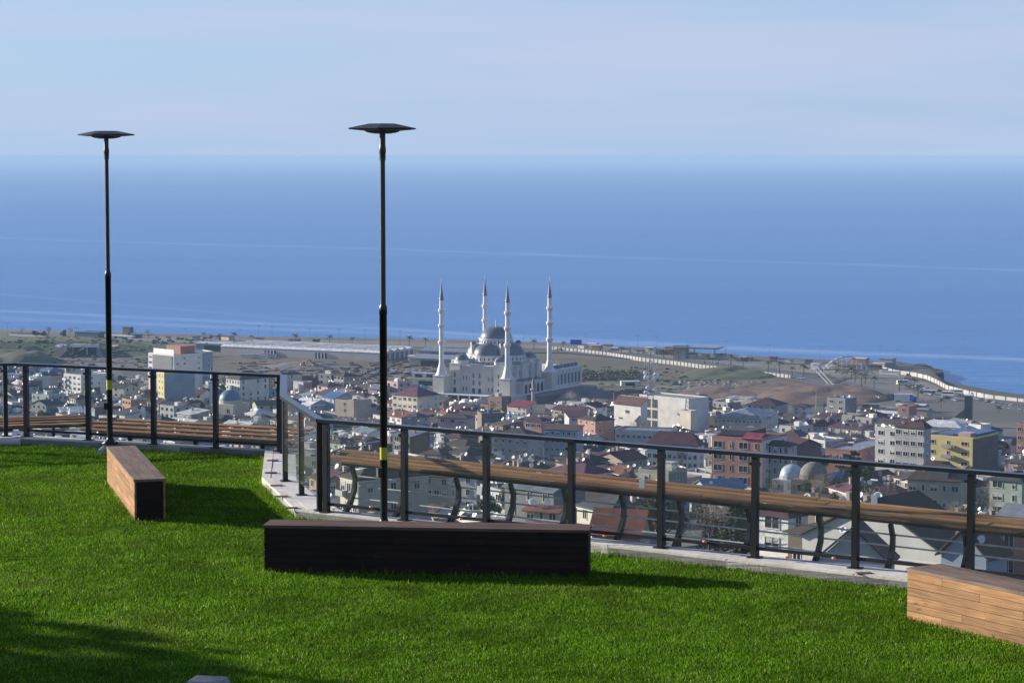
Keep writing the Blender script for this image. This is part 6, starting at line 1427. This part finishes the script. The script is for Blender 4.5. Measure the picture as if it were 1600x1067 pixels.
# ------------------------------------------------------------------ grass
def grass():
    poly = np.array(lawn_poly)
    def inside(x, y):
        c = np.zeros(len(x), bool); n = len(poly); j = n - 1
        for i in range(n):
            xi, yi = poly[i]; xj, yj = poly[j]
            c ^= ((yi > y) != (yj > y)) & (x < (xj - xi) * (y - yi) / (yj - yi + 1e-12) + xi); j = i
        return c
    g = np.random.default_rng(5)
    tot = 1150000
    y = g.uniform(17.5, 37.5, tot); x = g.uniform(-1, 1, tot) * (y * .235 + .9)
    xo = 330000; y[:xo] = g.uniform(9, 39, xo); x[:xo] = g.uniform(-16, 16, xo); wide = np.zeros(tot, bool); wide[:xo] = (np.abs(x[:xo]) > y[:xo] * .235 + .9) | (y[:xo] < 17.5)
    k = inside(x, y); near_edge = np.zeros(tot, bool)
    for i in range(5):
        a_, b_ = seg_in[i], seg_in[i + 1]; ex, ey = b_.x - a_.x, b_.y - a_.y; L2 = ex * ex + ey * ey
        t_ = np.clip(((x - a_.x) * ex + (y - a_.y) * ey) / L2, 0, 1); near_edge |= np.hypot(x - a_.x - t_ * ex, y - a_.y - t_ * ey) < .045
    for (o, az, ln, dp) in BN:
        u = (x - o.x) * math.cos(az) + (y - o.y) * math.sin(az); v = -(x - o.x) * math.sin(az) + (y - o.y) * math.cos(az)
        near_edge |= (u > -.05) & (u < ln + .05) & (v > -.05) & (v < dp + .05)
    for (o, az, ln, dp) in BN:
        u = (x - o.x) * math.cos(az) + (y - o.y) * math.sin(az); v = -(x - o.x) * math.sin(az) + (y - o.y) * math.cos(az)
        k &= ~((u > .0) & (u < ln) & (v > .0) & (v < dp))
    x, y = x[k], y[k]; n = min(len(x), 800000); x, y = x[:n], y[:n]; wide = wide[k][:n]
    cl = np.sin(x * 7.1 + 2 * np.sin(y * 3.3)) * np.sin(y * 6.3 + 2 * np.sin(x * 4.1)); cl2 = np.sin(x * 1.7 + y * .9) * np.sin(y * 1.3 - x * .6)
    h = g.uniform(.017, .038, n) * (1 + .22 * cl + .15 * cl2); h[g.random(n) < .01] *= 1.7
    nb_ = near_edge[k][:n]; h[nb_] *= g.uniform(1.1, 2.2, int(nb_.sum()))
    w = g.uniform(.0020, .0038, n); w[wide] *= 2.3; h[wide] *= 1.15; a = g.uniform(0, 2 * np.pi, n); la = g.uniform(0, 2 * np.pi, n); ll = h * g.uniform(.15, .95, n)
    dx, dy = np.cos(a) * w, np.sin(a) * w; lx, ly = np.cos(la) * ll, np.sin(la) * ll
    V = np.empty((n, 5, 3), np.float32); z0 = LZ - .004
    V[:, 0] = np.stack([x - dx, y - dy, np.full(n, z0)], 1); V[:, 1] = np.stack([x + dx, y + dy, np.full(n, z0)], 1)
    V[:, 2] = np.stack([x + dx * .8 + lx * .35, y + dy * .8 + ly * .35, z0 + h * .62], 1); V[:, 3] = np.stack([x - dx * .8 + lx * .35, y - dy * .8 + ly * .35, z0 + h * .62], 1)
    V[:, 4] = np.stack([x + lx, y + ly, z0 + h * (1 - .25 * (ll / h) ** 2)], 1)
    me = bpy.data.meshes.new('grass_blades'); me.vertices.add(n * 5); me.vertices.foreach_set('co', V.ravel())
    li = (np.array([0, 1, 2, 3, 3, 2, 4])[None] + np.arange(n)[:, None] * 5).astype(np.int32).ravel()
    me.loops.add(n * 7); me.loops.foreach_set('vertex_index', li); me.polygons.add(n * 2)
    me.polygons.foreach_set('loop_start', (np.array([0, 4])[None] + np.arange(n)[:, None] * 7).astype(np.int32).ravel())
    me.update(calc_edges=True)
    m = bpy.data.materials.new('grass_blade'); t, bs = nodes(m); N = t.nodes; L = t.links
    ge = N.new('ShaderNodeNewGeometry'); tcn = N.new('ShaderNodeTexCoord')
    r1 = N.new('ShaderNodeValToRGB'); e = r1.color_ramp.elements; e[0].color = (.042, .115, .003, 1); e[0].position = 0; e[1].color = (.155, .30, .012, 1); e[1].position = .93
    q = e.new(.5); q.color = (.084, .195, .006, 1); q = e.new(1.0); q.color = (.42, .42, .16, 1)  # palest stop paints a few blades light as glints
    L.new(ge.outputs['Random Per Island'], r1.inputs[0])
    n2 = N.new('ShaderNodeTexNoise'); n2.inputs['Scale'].default_value = .75; n2.inputs['Detail'].default_value = 6; n2.inputs['Roughness'].default_value = .7; L.new(tcn.outputs['Object'], n2.inputs['Vector'])
    m2_ = N.new('ShaderNodeMapRange'); m2_.inputs[1].default_value = .50; m2_.inputs[2].default_value = .72; m2_.inputs[4].default_value = .55; L.new(n2.outputs[0], m2_.inputs[0])
    dm = N.new('ShaderNodeMix'); dm.data_type = 'RGBA'; L.new(m2_.outputs[0], dm.inputs[0]); L.new(r1.outputs[0], dm.inputs[6]); dm.inputs[7].default_value = (.17, .22, .045, 1)
    nz = N.new('ShaderNodeTexNoise'); nz.inputs['Scale'].default_value = 1.3; nz.inputs['Detail'].default_value = 8; nz.inputs['Roughness'].default_value = .68; L.new(tcn.outputs['Object'], nz.inputs['Vector'])
    mr = N.new('ShaderNodeMapRange'); mr.inputs[1].default_value = .35; mr.inputs[2].default_value = .68; mr.inputs[3].default_value = .60; mr.inputs[4].default_value = 1.42; L.new(nz.outputs[0], mr.inputs[0])
    hs = N.new('ShaderNodeHueSaturation'); L.new(mr.outputs[0], hs.inputs['Value']); L.new(dm.outputs[2], hs.inputs['Color']); L.new(hs.outputs[0], bs.inputs['Base Color'])
    bs.inputs['Roughness'].default_value = .5; bs.inputs['Specular IOR Level'].default_value = .03
    tl = N.new('ShaderNodeBsdfTranslucent'); hs2 = N.new('ShaderNodeHueSaturation'); hs2.inputs['Value'].default_value = 1.3; L.new(hs.outputs[0], hs2.inputs['Color']); L.new(hs2.outputs[0], tl.inputs[0])
    ms = N.new('ShaderNodeMixShader'); ms.inputs[0].default_value = .38; L.new(bs.outputs[0], ms.inputs[1]); L.new(tl.outputs[0], ms.inputs[2])
    L.new(ms.outputs[0], N['Material Output'].inputs[0]); me.materials.append(m)
    o = bpy.data.objects.new('grass', me); COL.objects.link(o); tag(o, 'short thick green lawn grass', 'grass', None, 'stuff')
BN = []
for o in [x for x in COL.objects if x.name.startswith('timber_bench') and x.parent is None]:
    BN.append((o.location, o.rotation_euler.z, 3.38, .37))
grass()
# trees off frame at left whose shade falls across the near lawn
tree('broad', 'garden_tree', 'dense evergreen garden tree left of the lawn, nearest its shadow', (-17.0, 25.9, LZ - .2), .95, 1.0)
tree('broad', 'garden_tree', 'second dense evergreen garden tree left of the lawn', (-18.6, 22.3, LZ - .2), 1.0, 3.0)
# viewing terrace the photographer stands on
t_ = thing('viewing_terrace', 'raised paved viewing terrace above the lawn', 'terrace', (0, -6, LZ))
MB().box((0, 0, 1.3), (24, 15, 2.6)).build('platform', M['concrete'], t_); MB().box((0, 0, 2.66), (24.4, 15.4, .12)).build('coping', M['kerbface'], t_)
number_group('palms along the coast road', '{} palm tree from the left along the coast road')
number_group('street lights of the coast road', '{} tall street light from the left along the coast')
number_group('small evergreens between the houses', '{} small dark evergreen from the left among the town houses')
number_group('small bare trees between the houses', '{} small bare brown tree from the left among the town houses')
number_group('small kiosks along the shore', '{} small kiosk from the left along the shore')
number_group('small sheds behind the market awnings', '{} small shed from the left behind the market awnings')
number_group('site containers', '{} low white site container from the left, before the excavators')
number_group('bare trees along the far shore', '{} faint bare tree from the left along the far shore')
for c in ('white', 'grey', 'black', 'red'):
    number_group(c + ' cars in the seaside car park', '{} ' + c + ' car from the left in the seaside car park')
    number_group(c + ' cars on the bare field', '{} ' + c + ' car from the left parked on the bare field')
print('objects', len(COL.objects), 'blades', len(bpy.data.meshes['grass_blades'].polygons) // 2)
